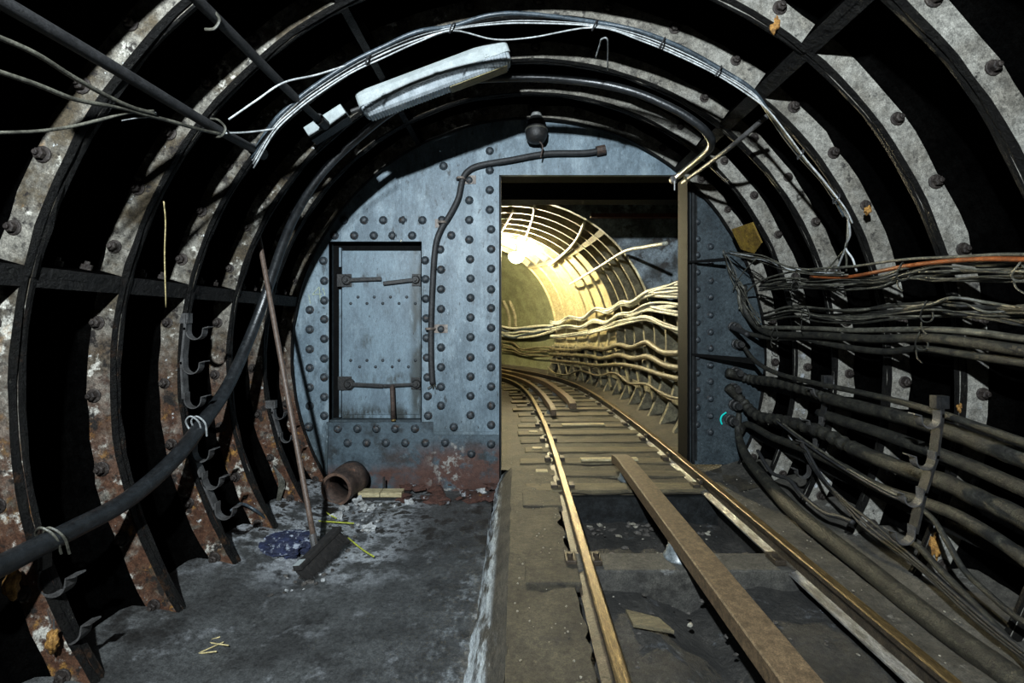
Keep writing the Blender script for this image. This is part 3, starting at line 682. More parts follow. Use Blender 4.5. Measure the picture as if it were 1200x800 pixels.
bundle('thin grey cable in the upper bundle under the orange cable', 'upper thin cable bundle', [(892, 335), (920, 331), (955, 334), (990, 333), (1030, 330), (1062, 322), (1100, 320), (1150, 318), (1200, 319), (1260, 320)], [5, 7, 8, 9, 9, 7, 12, 13, 13, 13], 9, 2.6, .0085, [cabthin, cabm, cabthin], 3)
bundle('thin grey cable in the middle bundle below the upper bundle', 'middle thin cable bundle', [(897, 370), (930, 364), (960, 367), (1000, 369), (1040, 366), (1085, 362), (1120, 362), (1160, 365), (1200, 367), (1260, 370)], [6, 8, 10, 11, 11, 9, 12, 13, 14, 14], 11, 2.6, .0085, [cabthin, cabm, cabm], 5)
bundle('thin wire in the tangle dropping from the upper bundle beside the jamb', 'tangle of wires by the jamb', [(850, 298), (857, 318), (868, 340), (878, 360), (890, 376)], 6, 5, 2.55, .006, [cabthin], 8)
bundle('pale wire swooping across to the upper bundle beneath the yellow board', 'pale wires under the yellow board', [(852, 296), (872, 300), (893, 304), (920, 313), (955, 319), (990, 321)], [3, 4, 5, 4, 3, 2], 5, 2.56, .0065, [cabthin, cabwhite], 9)
cable('crossing pale wire among the tangle by the jamb', CY([(886, 303), (872, 318), (862, 332), (859, 340)], 2.5), .006, cabthin)
# stubs entering the bulkhead
for (x, y, L) in ((856, 383, 'topmost'), (860, 403, 'second'), (858, 436, 'third'), (856, 455, 'fourth'), (857, 474, 'fifth'), (853, 492, 'lowest')):
    p = bp(x, y, .0); mb = MB(); k = .055 if y > 420 else .05
    mb.lathe([(k*1.25, 0), (k*1.25, .03), (k, .035), (k, .10), (k*.7, .105), (k*.7, .15)], frame(p+Vector((.03, .01, 0)), (0, -1, 0)), 10)
    tag(link('cable_gland', mb.mesh('cable_gland', blackiron)), L+' dark round gland in the column at the right edge of the bulkhead', 'gland')
cable('dark cable stub leaving the topmost gland on the bulkhead', [bp(857, 383, .1), bp(866, 387, .25), cyl(876, 392, 2.55, 4.9)], .027, cabdark)
for lab, x, y, a in (('dark tie round the upper bundle under the orange cable', 1058, 318, .075), ('dark tie round the left end of the upper bundle', 932, 334, .06), ('dark tie at the middle of the middle bundle', 1086, 365, .085), ('dark tie near the left end of the middle bundle', 944, 367, .08),
                     ('thin tie round the three smooth cables, right one', 1080, 398, .085), ('thin tie round the three smooth cables, left one', 908, 391, .075), ('pale loop tie round the upper bundle at right frame edge', 1196, 318, .06)):
    p = cyl(x, y, 2.54); mb = MB(); ax = Vector((.25, 1, 0)).normalized(); sd = Vector((1, -.25, 0)).normalized(); up = Vector((0, 0, 1))
    mb.tube([p+up*a*.8*math.cos(q*PI/6)+sd*.03*math.sin(q*PI/6)+ax*.02*math.sin(q*PI/3) for q in range(13)], .0048, 5, sub=2)
    mb.tube([p-up*a*.8-sd*.03, p-up*(a+.03)-sd*.05+ax*-.05, p-up*(a+.06)-sd*.05+ax*-.10], .0045, 5, sub=3)
    tag(link('cable_tie', mb.mesh('cable_tie', cabthin if 'pale' in lab else cabm)), lab, 'cable tie')
# white overhead wires
WB = [(296, 190), (320, 150), (345, 125), (370, 106), (410, 80), (450, 60), (490, 43), (530, 33), (575, 27), (620, 25), (697, 29), (750, 42), (800, 62), (842, 84), (880, 108), (900, 130), (920, 157), (940, 183), (965, 212), (985, 240), (994, 257)]
rnd = random.Random(11)
for i, (lab, dy, m, r) in enumerate((('topmost white wire looping over the crown in the overhead run', -4.5, cabblue, .015), ('second white wire looping over the crown in the overhead run', -1, cabwhite, .0055),
                                     ('third white wire looping over the crown in the overhead run', 2.2, cabwhite, .0055), ('lowest white wire, sagging below the others at the crown', 5.5, cabwhite, .0055))):
    pts = []
    for j, (x, y) in enumerate(WB):
        dd = dy*(.5 if j in (7, 10, 15, 18) else 1.15)
        if i == 3 and j in (8, 9): dd += 13
        if i == 0 and j in (8, 9): dd -= 4
        pts.append(cyl(x+dd*(.8 if x > 880 else .2), y+dd*(.6 if x > 880 else 1)+rnd.uniform(-.8, .8), 2.60-.012*i))
    cable(lab, pts, r, m, n=6, sub=5)
for j, (x, y) in enumerate(((530, 33), (697, 30), (776, 50), (842, 83), (938, 181), (980, 233), (432, 70))):
    mb = MB(); p = cyl(x, y, 2.57); mb.tube([p+Vector((-.02, 0, -.035)), p+Vector((0, -.03, 0)), p+Vector((.02, 0, .035)), p+Vector((0, .03, .0)), p+Vector((-.02, 0, -.035))], .006, 5)
    tag(link('cable_tie', mb.mesh('cable_tie', cabdark)), 'black tie binding the overhead white wires', 'cable tie', 'ties on the overhead wires')
for i in range(4):
    cable('white wire tail fanning out where the overhead run meets the right bundles', CY([(994, 256), (993+i, 275), (991, 290), (978+i*7, 306-i), (968+i*12, 318)], 2.58), .007, cabwhite if i % 2 else cabthin, group='fanned wire tails')
cable('thin white wire branching from overhead run past the black conduit', CY([(405, 77), (370, 88), (332, 97), (300, 118), (268, 140)], 2.5), .006, cabwhite)
cable('thin white wire hooked below the overhead run at right of crown', CY([(698, 68), (703, 52), (705, 46), (712, 48), (712, 82)], 2.5), .006, cabwhite)
# heavy black cable slung across left wall and over the crown
heavy = cable('heavy black cable slung along the left wall and over the crown', CY([(-60, 690), (0, 663), (40, 643), (80, 623), (150, 585), (205, 537), (240, 492), (266, 454), (290, 402), (310, 350), (330, 290), (350, 245), (380, 200), (425, 157), (470, 124), (530, 98), (600, 91), (680, 95), (740, 107), (790, 128), (818, 146), (830, 158), (834, 168), (826, 180), (795, 206)], 2.61, 5.2), lambda t: .054-.018*min(1, max(0, (t-.25)*4)), heavym, sub=7, n=10)
for (x, y, k) in ((72, 628, 0), (236, 497, 1)):
    p = cyl(x, y, 2.58); mb = MB()
    for q in (-.03, .012): mb.tube([p+Vector((-.05+q, 0, -.06)), p+Vector((-.06+q, -.04, .03)), p+Vector((0+q, -.07, .075)), p+Vector((.05+q, -.05, .02)), p+Vector((.03+q, 0, -.09))], .006, 5)
    tag(link('tie_wire', mb.mesh('tie_wire', cabthin if k == 0 else cabwhite)), ('thin grey wire looped round the heavy cable near the left frame edge', 'pale cord tying the heavy cable to the lowest small hook')[k], 'wire')
# conduits at the upper left
def conduit(label, a, b, clips, r=.03):
    o = tag(empty('conduit', cyl(*b, 2.62)), label, 'conduit')
    A, B = cyl(*a, 2.62), cyl(*b, 2.62)
    mb = MB(); mb.tube([A, A.lerp(B, .3), A.lerp(B, .7)+Vector((0, 0, -.01)), B], r, 10); pobj('pipe', mb.mesh('pipe', cabdark, True), o)
    mb = MB(); mb.tube([B+(A-B).normalized()*.06, B-(A-B).normalized()*.05], r*1.5, 10, sub=1); pobj('end_gland', mb.mesh('end_gland', blackiron), o)
    for c in clips:
        p = cyl(*c, 2.60); mb = MB(); mb.tube([p+Vector((-.05, 0, .06)), p+Vector((.0, 0, .05)), p+Vector((.045, 0, 0)), p+Vector((.02, 0, -.05)), p+Vector((-.03, 0, -.055))], .007, 6)
        pobj('hanger_clip', mb.mesh('hanger_clip', cabthin), o)
conduit('long black conduit slanting in from the upper left corner', (-40, -22), (303, 178), [(256, 150)])
conduit('shorter black conduit slanting down to the white junction box', (190, -40), (377, 143), [(247, 22)])
for lab, pts, m, r in (('twisted dark wire sagging under the long conduit', [(-20, 36), (40, 62), (85, 90), (130, 115), (158, 127), (182, 133)], cabthin, .011), ('dark wire below the twisted one, running to the conduit end', [(-20, 78), (40, 98), (90, 117), (140, 126), (165, 133), (200, 142), (235, 152), (258, 157)], cabthin, .011),
                       ('pale wire rising from the left frame edge to the knot', [(-20, 156), (40, 154), (80, 149), (115, 141), (150, 132), (180, 130)], cabthin, .008), ('short wire tail hanging left of the knot', [(142, 141), (160, 138), (178, 136), (182, 131)], cabwhite, .005),
                       ('pale wire from the conduit to the overhead white run', [(262, 156), (290, 155), (320, 151), (328, 146)], cabwhite, .007), ('pale dangling string hanging on left wall above the long ledge', [(192, 236), (194, 260), (193, 300), (194.5, 360)], straw, .0042)):
    cable(lab, CY(pts, 2.58), r, m, n=6)
# black lead on the bulkhead
LB = [(705, 176), (685, 179), (640, 180), (600, 187), (565, 193), (550, 199), (542, 210), (537, 232), (527, 252), (517, 268), (510, 290), (506.5, 340), (505, 390), (505.5, 430), (507, 450)]
o = tag(empty('bulkhead_lead', bp(505, 390)), 'thick black lead curving down the blue bulkhead from above the opening', 'cable')
mb = MB(); mb.tube([bp(x, y, .055) for x, y in LB], .034, 10); pobj('lead', mb.mesh('lead', cabdark, True), o)
mb = MB(); mb.tube([bp(699, 177, .055), bp(709, 175, .055)], .055, 10, sub=1); pobj('end_fitting', mb.mesh('end_fitting', rustpipe), o)
for x, y, dx in ((541, 211, 9), (520, 262, -3), (505, 385, 12)):
    mb = MB(); p = bp(x, y, .0)
    mb.tube([p+Vector((-.05, -.02, 0)), p+Vector((-.035, -.09, 0)), p+Vector((.02, -.095, 0)), p+Vector((.05, -.03, 0))], .015, 6)
    mb.box(p.x+(.04 if dx > 0 else -.1), p.x+dx*.0100+.08*(dx > 0), BY-.02, BY-.012, p.z-.05, p.z+.05, 0)
    pobj('cable_clip', mb.mesh('cable_clip', mat('clip_zinc_%d' % x, (.24, .20, .17), (.13, .10, .08), 12, .5, .3, 60)), o)
mb = MB()
for q in (-2, 1, 3): mb.tube([bp(507, 446, .05), bp(507+q, 452, .06), bp(505+q*2, 455, .05)], .007, 5)
pobj('frayed_end', mb.mesh('frayed_end', cabthin), o)

# ------------------------------------------------------------------ brackets with hooks on the lining
def hook_mesh(sx, sc, w=.05, t=.007):
    ctr = [(0, .05), (0, 0)]+[(.055-.055*math.cos(a), -.055*math.sin(a)) for a in [PI*i/10 for i in range(1, 11)]]+[(.112, .02), (.15, .03)]
    v = []; f = []; n = len(ctr)
    for i, (a, b) in enumerate(ctr):
        p = Vector(ctr[max(0, i-1)]); q = Vector(ctr[min(n-1, i+1)]); d = (q-p).normalized(); nn = Vector((-d.y, d.x))*t/2
        for s in (1, -1):
            for y in (-w/2, w/2): v.append((sx*sc*(a+nn.x*s), sc*y, sc*(b+nn.y*s)))
    for i in range(n-1):
        a, b = i*4, i*4+4
        f += [(a, a+1, b+1, b), (a+2, b+2, b+3, a+3), (a, b, b+2, a+2), (a+1, a+3, b+3, b+1)]
    f += [(0, 2, 3, 1), (n*4-4, n*4-3, n*4-1, n*4-2)]
    return mesh('hook', v, f, hookm)
hookm = mat('grey_hook_steel', (.12, .117, .115), (.055, .052, .05), 14, .5, .4, 50, metal=.3)
def bracket(label, d, hooks, sx, sc=1.0):
    P = [at(x, y, d) for x, y in hooks]
    o = tag(empty('cable_bracket', P[-1]), label, 'bracket')
    mb = MB(); pts = [P[0]+Vector((-sx*.012, 0, .12))]+[p+Vector((-sx*.012, 0, .02)) for p in P]
    for a, b in zip(pts[:-1], pts[1:]):
        M = frame(a, (b-a), Vector((1, 0, 0))); mb.box(-.008, .008, -.03, .03, -.01, (b-a).length+.01, 0, M)
    mb.box(P[0].x-.02-.1*(sx > 0), P[0].x+.012+.05*(sx < 0), d-.02, d+.03, P[0].z+.06, P[0].z+.14, bev=.005)
    pobj('strap', mb.mesh('strap', hookm if sx > 0 else blackiron), o)
    hm = hook_mesh(sx, sc)
    for p in P:
        h = link('hook', hm, o); h.location = p-o.location
bracket('three hooked cable bracket on the third rib of left wall, empty', D(3)-.06, [(221, 388), (217, 428), (219, 468)], 1, 1.15)
bracket('lower empty three hooked bracket on third rib of left wall above the floor', D(3)-.06, [(228, 530), (240, 562), (255, 597)], 1, 1.2)
bracket('large near bracket with two broad hooks at lower left corner', D(1)-.05, [(52, 680), (70, 735)], 1, 1.25)
bracket('small bracket partly behind the broom handle on left wall', D(5)-.06, [(322, 485), (330, 512)], 1, .95)
bracket('nearer cable bracket holding the thick cables on right wall', D(2)-.2, [(1098, 490), (1092, 538), (1078, 581), (1068, 625)], -1, 1.05)
bracket('farther cable bracket holding the thick cables on right wall', D(4)-.1, [(967, 458), (962, 495), (955, 520), (948, 552)], -1, 1.05)

# ------------------------------------------------------------------ light fitting and junction box
d = 3.93
A_, B_ = at(424, 131, d), at(597, 66, d)
u = (B_-A_).normalized(); nn = Vector((u.z, 0, -u.x)); 
o = tag(empty('strip_light', (A_+B_)/2), 'unlit white strip light with ribbed clear cover hung under the crown', 'light')
M = Matrix((u, Vector((0, 1, 0)), -nn)).transposed().to_4x4(); M.translation = (A_+B_)/2+Vector((0, 0, .015))
Lh = (B_-A_).length/2
mb = MB(); v = []
prof = [(-.088, -.012), (-.088, .075), (-.07, .12), (.07, .12), (.088, .075), (.088, -.012)]
ends = [(-Lh, .78), (-Lh+.015, .95), (-Lh+.04, 1), (Lh-.04, 1), (Lh-.015, .95), (Lh, .78)]
for x, k in ends:
    for y, z in prof: v.append(M @ Vector((x, y*k, z*(1 if z < .05 else .5+.5*k))))
K = len(prof); f = []
for i in range(len(ends)-1):
    for j in range(K): f.append((i*K+j, i*K+(j+1) % K, (i+1)*K+(j+1) % K, (i+1)*K+j))
f += [tuple(range(K))[::-1], tuple((len(ends)-1)*K+j for j in range(K))]
mb.add(v, f); pobj('casing', mb.mesh('casing', whitebox), o)
mb = MB(); v = []; f = []; NRB = 52
prof = [(-.084, -.012), (-.084, -.055), (-.074, -.085), (-.05, -.10), (.05, -.10), (.074, -.085), (.084, -.055), (.084, -.012)]; K = len(prof)
for i in range(NRB*2+1):
    x = -Lh+.012+(2*Lh-.024)*i/(NRB*2); k = 1.0 if i % 2 else .93
    e = min(i, NRB*2-i); k *= min(1, .72+.09*e)*1.02
    for y, z in prof: v.append(M @ Vector((x, y*k, z*k)))
for i in range(NRB*2):
    for j in range(K-1): f.append((i*K+j, i*K+j+1, (i+1)*K+j+1, (i+1)*K+j))
f += [tuple(range(K))[::-1], tuple(NRB*2*K+j for j in range(K))]
mb.add(v, f); pobj('diffuser', mb.mesh('diffuser', dia), o)
mb = MB(); mb.box(-Lh+.05, Lh-.05, -.06, .06, -.02, -.0125, 0, M); pobj('reflector', mb.mesh('reflector', whitebox), o)
mb = MB(); mb.box(Lh*.15, Lh-.06, -.045, .06, -.106, -.1005, 0, M); pobj('stained_strip', mb.mesh('stained_strip', amber), o)['label'] = 'yellowed strip along the underside'
for x in (-.45, 0.03, .48):
    mb = MB(); mb.box(x-.022, x+.022, -.097, -.088, -.005, .04, 0, M, .003); mb.lathe([(.008, 0), (.008, .006)], M @ frame((x, -.097, .018), (0, -1, 0)), 8); pobj('clip', mb.mesh('clip', whitebox), o)
mb = MB(); mb.tube([M @ Vector((-Lh-.09, 0, .02)), M @ Vector((-Lh+.01, 0, .02))], .02, 8, sub=1); pobj('gland', mb.mesh('gland', blackiron), o)
for x in (-.4, .4):
    mb = MB(); mb.tube([M @ Vector((x, 0, .11)), M @ Vector((x, .1, .27))], .012, 6, sub=1); pobj('hanger', mb.mesh('hanger', blackiron), o)
a, b = at(362, 158, 3.82), at(412, 126, 3.82); uu = (b-a).normalized(); n2 = Vector((uu.z, 0, -uu.x))
M2 = Matrix((uu, Vector((0, 1, 0)), -n2)).transposed().to_4x4(); M2.translation = (a+b)/2
o = tag(empty('junction_box', (a+b)/2), 'small white junction box beside the left end of the strip light', 'box')
Lb = (b-a).length/2; mb = MB(); mb.box(-Lb, Lb*.72, -.05, .07, -.05, .05, 0, M2, .008); pobj('body', mb.mesh('body', whitebox), o)
mb = MB(); mb.lathe([(.028, 0), (.028, .03), (.018, .035), (.018, .09)], M2 @ frame((Lb*.72, 0, 0), (1, 0, 0)), 8); pobj('gland', mb.mesh('gland', whitebox), o)
mb = MB(); mb.box(-Lb-.0, Lb*.7, -.04, .06, -.075, -.051, 0, M2); pobj('base', mb.mesh('base', blackiron), o)
# conical fitting over the opening
p = at(628.5, 164, 5.2)
o = tag(empty('conical_lamp', p), 'dark conical fitting with a pale tip above the opening', 'lamp')
mb = MB(); mb.lathe([(.05, -.03), (.095, -.015), (.12, .03), (.126, .08), (.124, .12), (.116, .16)], frame(p, (0, 0, 1)), 20); pobj('body', mb.mesh('body', blackiron, True), o)
mb = MB(); mb.lathe([(.118, .10), (.131, .106), (.131, .116), (.118, .122)], frame(p, (0, 0, 1)), 20); pobj('ring', mb.mesh('ring', cabthin, True), o)
mb = MB(); mb.lathe([(.116, .16), (.104, .205), (.085, .24), (.066, .262)], frame(p, (0, 0, 1)), 20); pobj('shoulder', mb.mesh('shoulder', blackiron, True), o)
mb = MB(); mb.lathe([(.066, .24), (.062, .28), (.05, .315), (.03, .338), (.01, .345)], frame(p, (0, 0, 1)), 20); pobj('cap', mb.mesh('cap', capm, True), o)['label'] = 'pale grey pointed cap'
mb = MB(); mb.box(p.x-.04, p.x+.04, p.y+.05, BY+.01, p.z+.02, p.z+.09); pobj('mount', mb.mesh('mount', blackiron), o)
mb = MB(); mb.tube([p+Vector((.03, -.02, -.02)), p+Vector((.07, -.02, -.08)), p+Vector((.05, 0, -.2))], .009, 6); pobj('wire', mb.mesh('wire', rustpipe), o)
# hanger rod, end box on the right
cable('thin steel rod slanting from the right lining to the jamb top', [cyl(899, 136, 2.68), cyl(850, 177, 2.52), at(800, 214, 5.2)], .02, hookm, 'rod', name='hanger_rod')
o = tag(empty('end_box', at(789, 210, 5.25)), 'small rusty connector at the head of the right jamb', 'connector')
mb = MB(); mb.lathe([(.05, 0), (.05, .05), (.03, .06)], frame(at(789, 211, 5.28), (0, -1, 0)), 10); pobj('body', mb.mesh('body', hookm), o)
mb = MB(); mb.tube([at(790.5, 212, 5.22), at(790.5, 223, 5.22)], .007, 6, sub=2); pobj('tail', mb.mesh('tail', cabwhite), o)
# black tapered wedges between bulkhead and lining on the right
for lab, a, b, hh in (('short dark flat wedge across the right bulkhead strip, the upper one', (806, 307), (850, 304), .02), ('dark tapered wedge across the right bulkhead strip among the cable glands', (810, 415), (884, 423), .034)):
    p, q = bp(*a, .04), bp(*b, .25); mb = MB(); dd = (q-p).normalized(); M = frame(p, dd, Vector((0, 0, 1)))
    L = (q-p).length; v = [M @ Vector(t) for t in ((-.012, -.01, 0), (.012, -.01, 0), (.012, .01, 0), (-.012, .01, 0), (-hh, -.015, L), (hh, -.015, L), (hh, .015, L), (-hh, .015, L))]
    mb.add(v, [(0, 3, 2, 1), (4, 5, 6, 7), (0, 1, 5, 4), (1, 2, 6, 5), (2, 3, 7, 6), (3, 0, 4, 7)]); tag(link('dark_wedge', mb.mesh('dark_wedge', beamm)), lab, 'bar')
# yellow board wedged at the lining
mb = MB(); q = [cyl(x, y, 2.66, 5.0) for x, y in ((857, 269), (881, 261), (892, 285), (884, 297), (868, 292))]; nrm = (q[1]-q[0]).cross(q[3]-q[0]).normalized()*.02
v = q+[p+nrm for p in q]; mb.add(v, [(0, 1, 2, 3, 4), (9, 8, 7, 6, 5)]+[(i, (i+1) % 5, 5+(i+1) % 5, 5+i) for i in range(5)])
tag(link('yellow_board', mb.mesh('yellow_board', board_y)), 'mustard yellow board scrap wedged behind wires by the right lining', 'board')
# teal pilot lamp behind the glands
p = bp(848, 492, .03); mb = MB(); mb.tube([p+Vector((.03, 0, .09)), p+Vector((-.02, 0, .05)), p+Vector((-.035, 0, 0)), p+Vector((-.02, 0, -.05))], .009, 6)
tag(link('pilot_light', mb.mesh('pilot_light', teal)), 'faint teal glow strip at the bulkhead beside the lowest glands', 'light')
# sealant lumps
for x, y, rx, ry, lab in ((1127, 478, .035, .06, 'orange sealant lump on the rib above the upper thick cable'), (1095, 640, .04, .13, 'orange sealant run beside the lower right brackets'), (1017, 246, .035, .05, 'orange sealant lump on rib near the overhead wire tails'),
                          (908, 29, .04, .09, 'orange sealant lump on the rib at upper right'), (14, 680, .05, .13, 'yellow sealant run under the heavy cable at left frame edge'), (62, 752, .045, .09, 'yellow sealant lump at lower left corner')):
    p = cyl(x, y, 2.76); mb = MB(); mb.add(*lump(p, rx*.62, .022, ry*.6, x, .45, 3)); tag(link('sealant_lump', mb.mesh('sealant_lump', foam, True)), lab, 'sealant')

# ------------------------------------------------------------------ broom and things on the floor
top = at(297, 243, 4.45); foot = at(369, 646, 3.72)
foot.z = .14
o = tag(empty('broom', foot), 'wide broom leaning on left wall with brown handle and black bristles', 'broom')
mb = MB(); mb.tube([top, top.lerp(foot, .5), foot+Vector((0, 0, .02))], .022, 12); pobj('handle', mb.mesh('handle', broomwood, True), o)
mb = MB(); dn = (foot-top).normalized(); mb.tube([foot-dn*.1, foot+dn*.02], .03, 10, sub=1); pobj('socket', mb.mesh('socket', hookm), o)
e0, e1 = at(347, 684, 3.45), at(398, 640, 3.95); e0.z = e1.z = .135
ud = (e1-e0).normalized(); M = frame((e0+e1)/2, Vector((-.25, -.1, 1)), ud); hl = (e1-e0).length/2
mb = MB(); mb.box(-hl, hl, -.04, .04, -.012, .035, 0, M, .012); pobj('head_block', mb.mesh('head_block', bristle), o)
mb = MB(); rnd = random.Random(2)
for i in range(1800):
    x = rnd.uniform(-hl+.01, hl-.01); y = rnd.uniform(-.035, .035); a = M @ Vector((x, y, -.01)); b = M @ Vector((x+rnd.uniform(-.02, .02), y*1.7-.05+rnd.uniform(-.012, .012), -.125)); b.z = max(.004, b.z)
    mb.add([a+ud*.003, a-ud*.003, b, a+Vector((0, .004, 0))], [(0, 1, 2), (1, 3, 2), (3, 0, 2)])
s_ = pobj('bristles', mb.mesh('bristles', bristle), o); s_['kind'] = 'stuff'
mb = MB(); mb.box(-hl-.002, -hl+.07, -.03, .025, .036, .039, 0, M); pobj('worn_patch', mb.mesh('worn_patch', whitebox), o)['label'] = 'pale worn patch at the end of the head'
# pipe stub
p0 = at(394, 571, 4.85); p1 = at(415, 553, 5.22); r0 = .175; p0.z = r0+.02; p1.z = r0+.03
o = tag(empty('pipe_stub', p0), 'short rusty iron pipe with open mouth against the bulkhead foot', 'pipe')
M = frame(p0, (p1-p0)); L = (p1-p0).length
mb = MB(); n = 24; v = []; f = []
ring = [(r0*.84, L*.9), (r0*.84, .0), (r0*.97, -.004), (r0*1.0, .01), (r0, .10), (r0*.97, .12), (r0*1.0, L*.55), (r0*1.09, L*.6), (r0*1.09, L*.95), (r0*.2, L)]
for r, h in ring:
    for j in range(n): v.append(M @ Vector((r*math.cos(2*PI*j/n), r*math.sin(2*PI*j/n), h)))
for i in range(len(ring)-1):
    for j in range(n): f.append((i*n+j, i*n+(j+1) % n, (i+1)*n+(j+1) % n, (i+1)*n+j))
f.append(tuple(range(n))); mb.add(v, f); pobj('pipe', mb.mesh('pipe', rustpipe, True), o)
mb = MB(); v = []; f = []
for r in (r0*.83, r0*1.0):
    for j in range(n): v.append(M @ Vector((r*math.cos(2*PI*j/n), r*math.sin(2*PI*j/n), -.006)))
f = [(j, (j+1) % n, n+(j+1) % n, n+j) for j in range(n)]; mb.add(v, f); pobj('mouth_rim', mb.mesh('mouth_rim', mat('rust_rim', (.13, .075, .05), (.08, .045, .03), 9, .7, .4, 50)), o)
# plank by the bulkhead
o = tag(empty('plank', at(447, 577, 5.05)), 'short pale plank on dark blocks at the bulkhead foot', 'plank')
a, b = at(423, 576, 5.1), at(473, 577, 5.1); mb = MB(); mb.box(a.x, (a.x+b.x)/2-.004, 5.0, 5.14, .05, .10, bev=.006); mb.box((a.x+b.x)/2+.004, b.x, 5.0, 5.14, .05, .10, bev=.006); pobj('board', mb.mesh('board', palewood), o)
mb = MB(); mb.box(a.x, b.x+.05, 5.02, 5.2, .0, .049, bev=.006); mb.box((a.x+b.x)/2-.01, (a.x+b.x)/2+.01, 5.15, 5.17, .02, .22); pobj('base', mb.mesh('base', blackiron), o)
# rust scale heap along bulkhead foot
mb = MB(); rnd = random.Random(4)
for i in range(70):
    x = rnd.uniform(470, 592); y = rnd.uniform(556, 590); p = at(x, y, F*CZ/(y-VY)); p.z = .01+max(0, (p.y-4.9))*.12; k = rnd.uniform(.03, .09)
    if p.x > -.2: continue
    mb.add(*lump(p, k*1.4, k, k*.45, i, .6, 1))
o = tag(link('rust_scale', mb.mesh('rust_scale', rustpile)), 'heap of flaked rust and dirt along the bulkhead foot', 'debris'); o['kind'] = 'stuff'
mb = MB()
for i in range(420):
    y = rnd.uniform(572, 700); x = rnd.uniform(300, 520); 
    if x-360 > (700-y)*1.0: continue
    p = at(x, y, F*CZ/(y-VY)); p.z = .008; k = rnd.uniform(.006, .022)
    if p.x < -1.95 or p.y > 5.2: continue
    mb.add(*lump(p, k, k, k*.6, i, .6, 1), mi=rnd.choice((0, 0, 1)))
o = tag(link('loose_grit', mb.mesh('loose_grit', [grit, rubble])), 'loose dark and pale grit scattered round the broom', 'grit'); o['kind'] = 'stuff'
for x, y, k, lab in ((382, 592, .05, 'pale rubble lump just below the pipe mouth'), (420, 590, .06, 'largest pale rubble lump before the plank'), (427, 596, .035, 'small ochre and white rubble lump right of the largest'), (436, 597, .04, 'white rubble lump at the right of the rubble cluster'), (402, 598, .04, 'flat pale rubble lump between pipe and broom'),
                     (480, 590, .045, 'lone white stone chip right of the plank'), (562, 578, .055, 'white stone chip near the kerb end'), (432, 621, .05, 'flat pale rubble slab right of the broom head'), (395, 607, .05, 'pale rubble lump behind the broom head')):
    p = at(x, y, F*CZ/(y-VY)); p.z = k*.4; mb = MB(); mb.add(*lump(p, k*1.2, k, k*.75, x, .7, 2)); tag(link('rubble_lump', mb.mesh('rubble_lump', rubble)), lab, 'rubble')
# cloth
p = at(336, 645, 3.9); p.z = .06
bm = bmesh.new(); bmesh.ops.create_icosphere(bm, subdivisions=5, radius=1)
for v in bm.verts:
    q = v.co*2.6; k = 1+.34*mnoise.ridged_multi_fractal(q, .9, 2.1, 3, 1.0, 2.0)*.5+.2*mnoise.noise(q)-.25
    v.co = Vector((v.co.x*.26*k+p.x, v.co.y*.20*k+p.y, max(.006, v.co.z*.10*k+.065)))
me = bpy.data.meshes.new('crumpled_cloth'); bm.to_mesh(me); bm.free(); me.materials.append(cloth)
tag(link('crumpled_cloth', me), 'crumpled dark blue and white cloth behind the broom handle', 'cloth')
# straws, yellow wires, cords
for i, (a, b) in enumerate((((226, 768), (262, 752)), ((232, 764), (250, 748)), ((240, 752), (268, 756)), ((228, 766), (254, 763)), ((244, 750), (258, 746)))):
    q = []
    for x, y in (a, b): t = at(x, y, F*(CZ-.02)/(y-VY)); q.append(t)
    mb = MB(); mb.tube(q, .004, 5, sub=2); tag(link('straw', mb.mesh('straw', straw)), 'pale straw lying at the foot of the second rib', 'straw', 'straws on the floor')
for lab, pts in (('yellow wire lying across the rubble below the pipe', [(362, 574), (380, 575), (392, 575)]), ('curled yellow wire in the rubble left of the pipe', [(368, 580), (373, 592), (385, 602), (394, 607)]), ('long yellow wire on the rubble towards the right', [(366, 610), (385, 611), (415, 613)]), ('bent yellow twig of wire right of the broom head', [(408, 630), (424, 643), (438, 652)])):
    mb = MB(); mb.tube([at(x, y, F*(CZ-.04)/(y-VY)) for x, y in pts], .007, 5); tag(link('yellow_wire', mb.mesh('yellow_wire', yellow)), lab, 'wire')
for i in range(4):
    mb = MB(); mb.tube([at(320+i, 546+i, D(5)-.12), at(327+i*2, 565, D(5)-.14), at(324+i, 590, D(5)-.15), at(322+i*2, 604+i, D(5)-.16)], .007, 5); tag(link('cord', mb.mesh('cord', cabthin)), 'grey cord hanging from a bolt on the fifth rib of left wall', 'cord', 'cords on the fifth rib')
cable('thin black hose curling from the lowest small hook to the wall foot', [at(268, 600, D(4)-.2), at(282, 590, D(4)-.15), at(300, 598, D(4)-.15), at(318, 612, D(4)), at(335, 615, D(4)+.1), at(349, 610, D(4)+.2)], .012, cabblue, 'hose', name='hose')
# chip of board in the pit, white specks on verge
a = at(762, 715, 2.75); mb = MB(); q = [at(733, 705, 2.86), at(772, 712, 2.78), at(790, 726, 2.66), at(742, 718, 2.72)]
for t in q: t.z = .15
mb.add(q+[t+Vector((0, 0, .02)) for t in q], [(3, 2, 1, 0), (4, 5, 6, 7)]+[(i, (i+1) % 4, 4+(i+1) % 4, 4+i) for i in range(4)])
tag(link('wood_offcut', mb.mesh('wood_offcut', timber)), 'flat wood offcut on the pit floor left of the conductor rail', 'wood')
mb = MB()
for i in range(70):
    x = rnd.uniform(-.02, .38); y = rnd.uniform(1.9, 5); k = rnd.uniform(.003, .009); mb.add(*lump((x, y, .262), k, k, k*.7, i, .4, 1))
for i in range(55):
    x = rnd.uniform(2.1, 2.5); y = rnd.uniform(1.7, 5); k = rnd.uniform(.003, .008); mb.add(*lump((x, y, .26+max(0, x-2.35)*.35), k, k, k*.7, i, .4, 1))
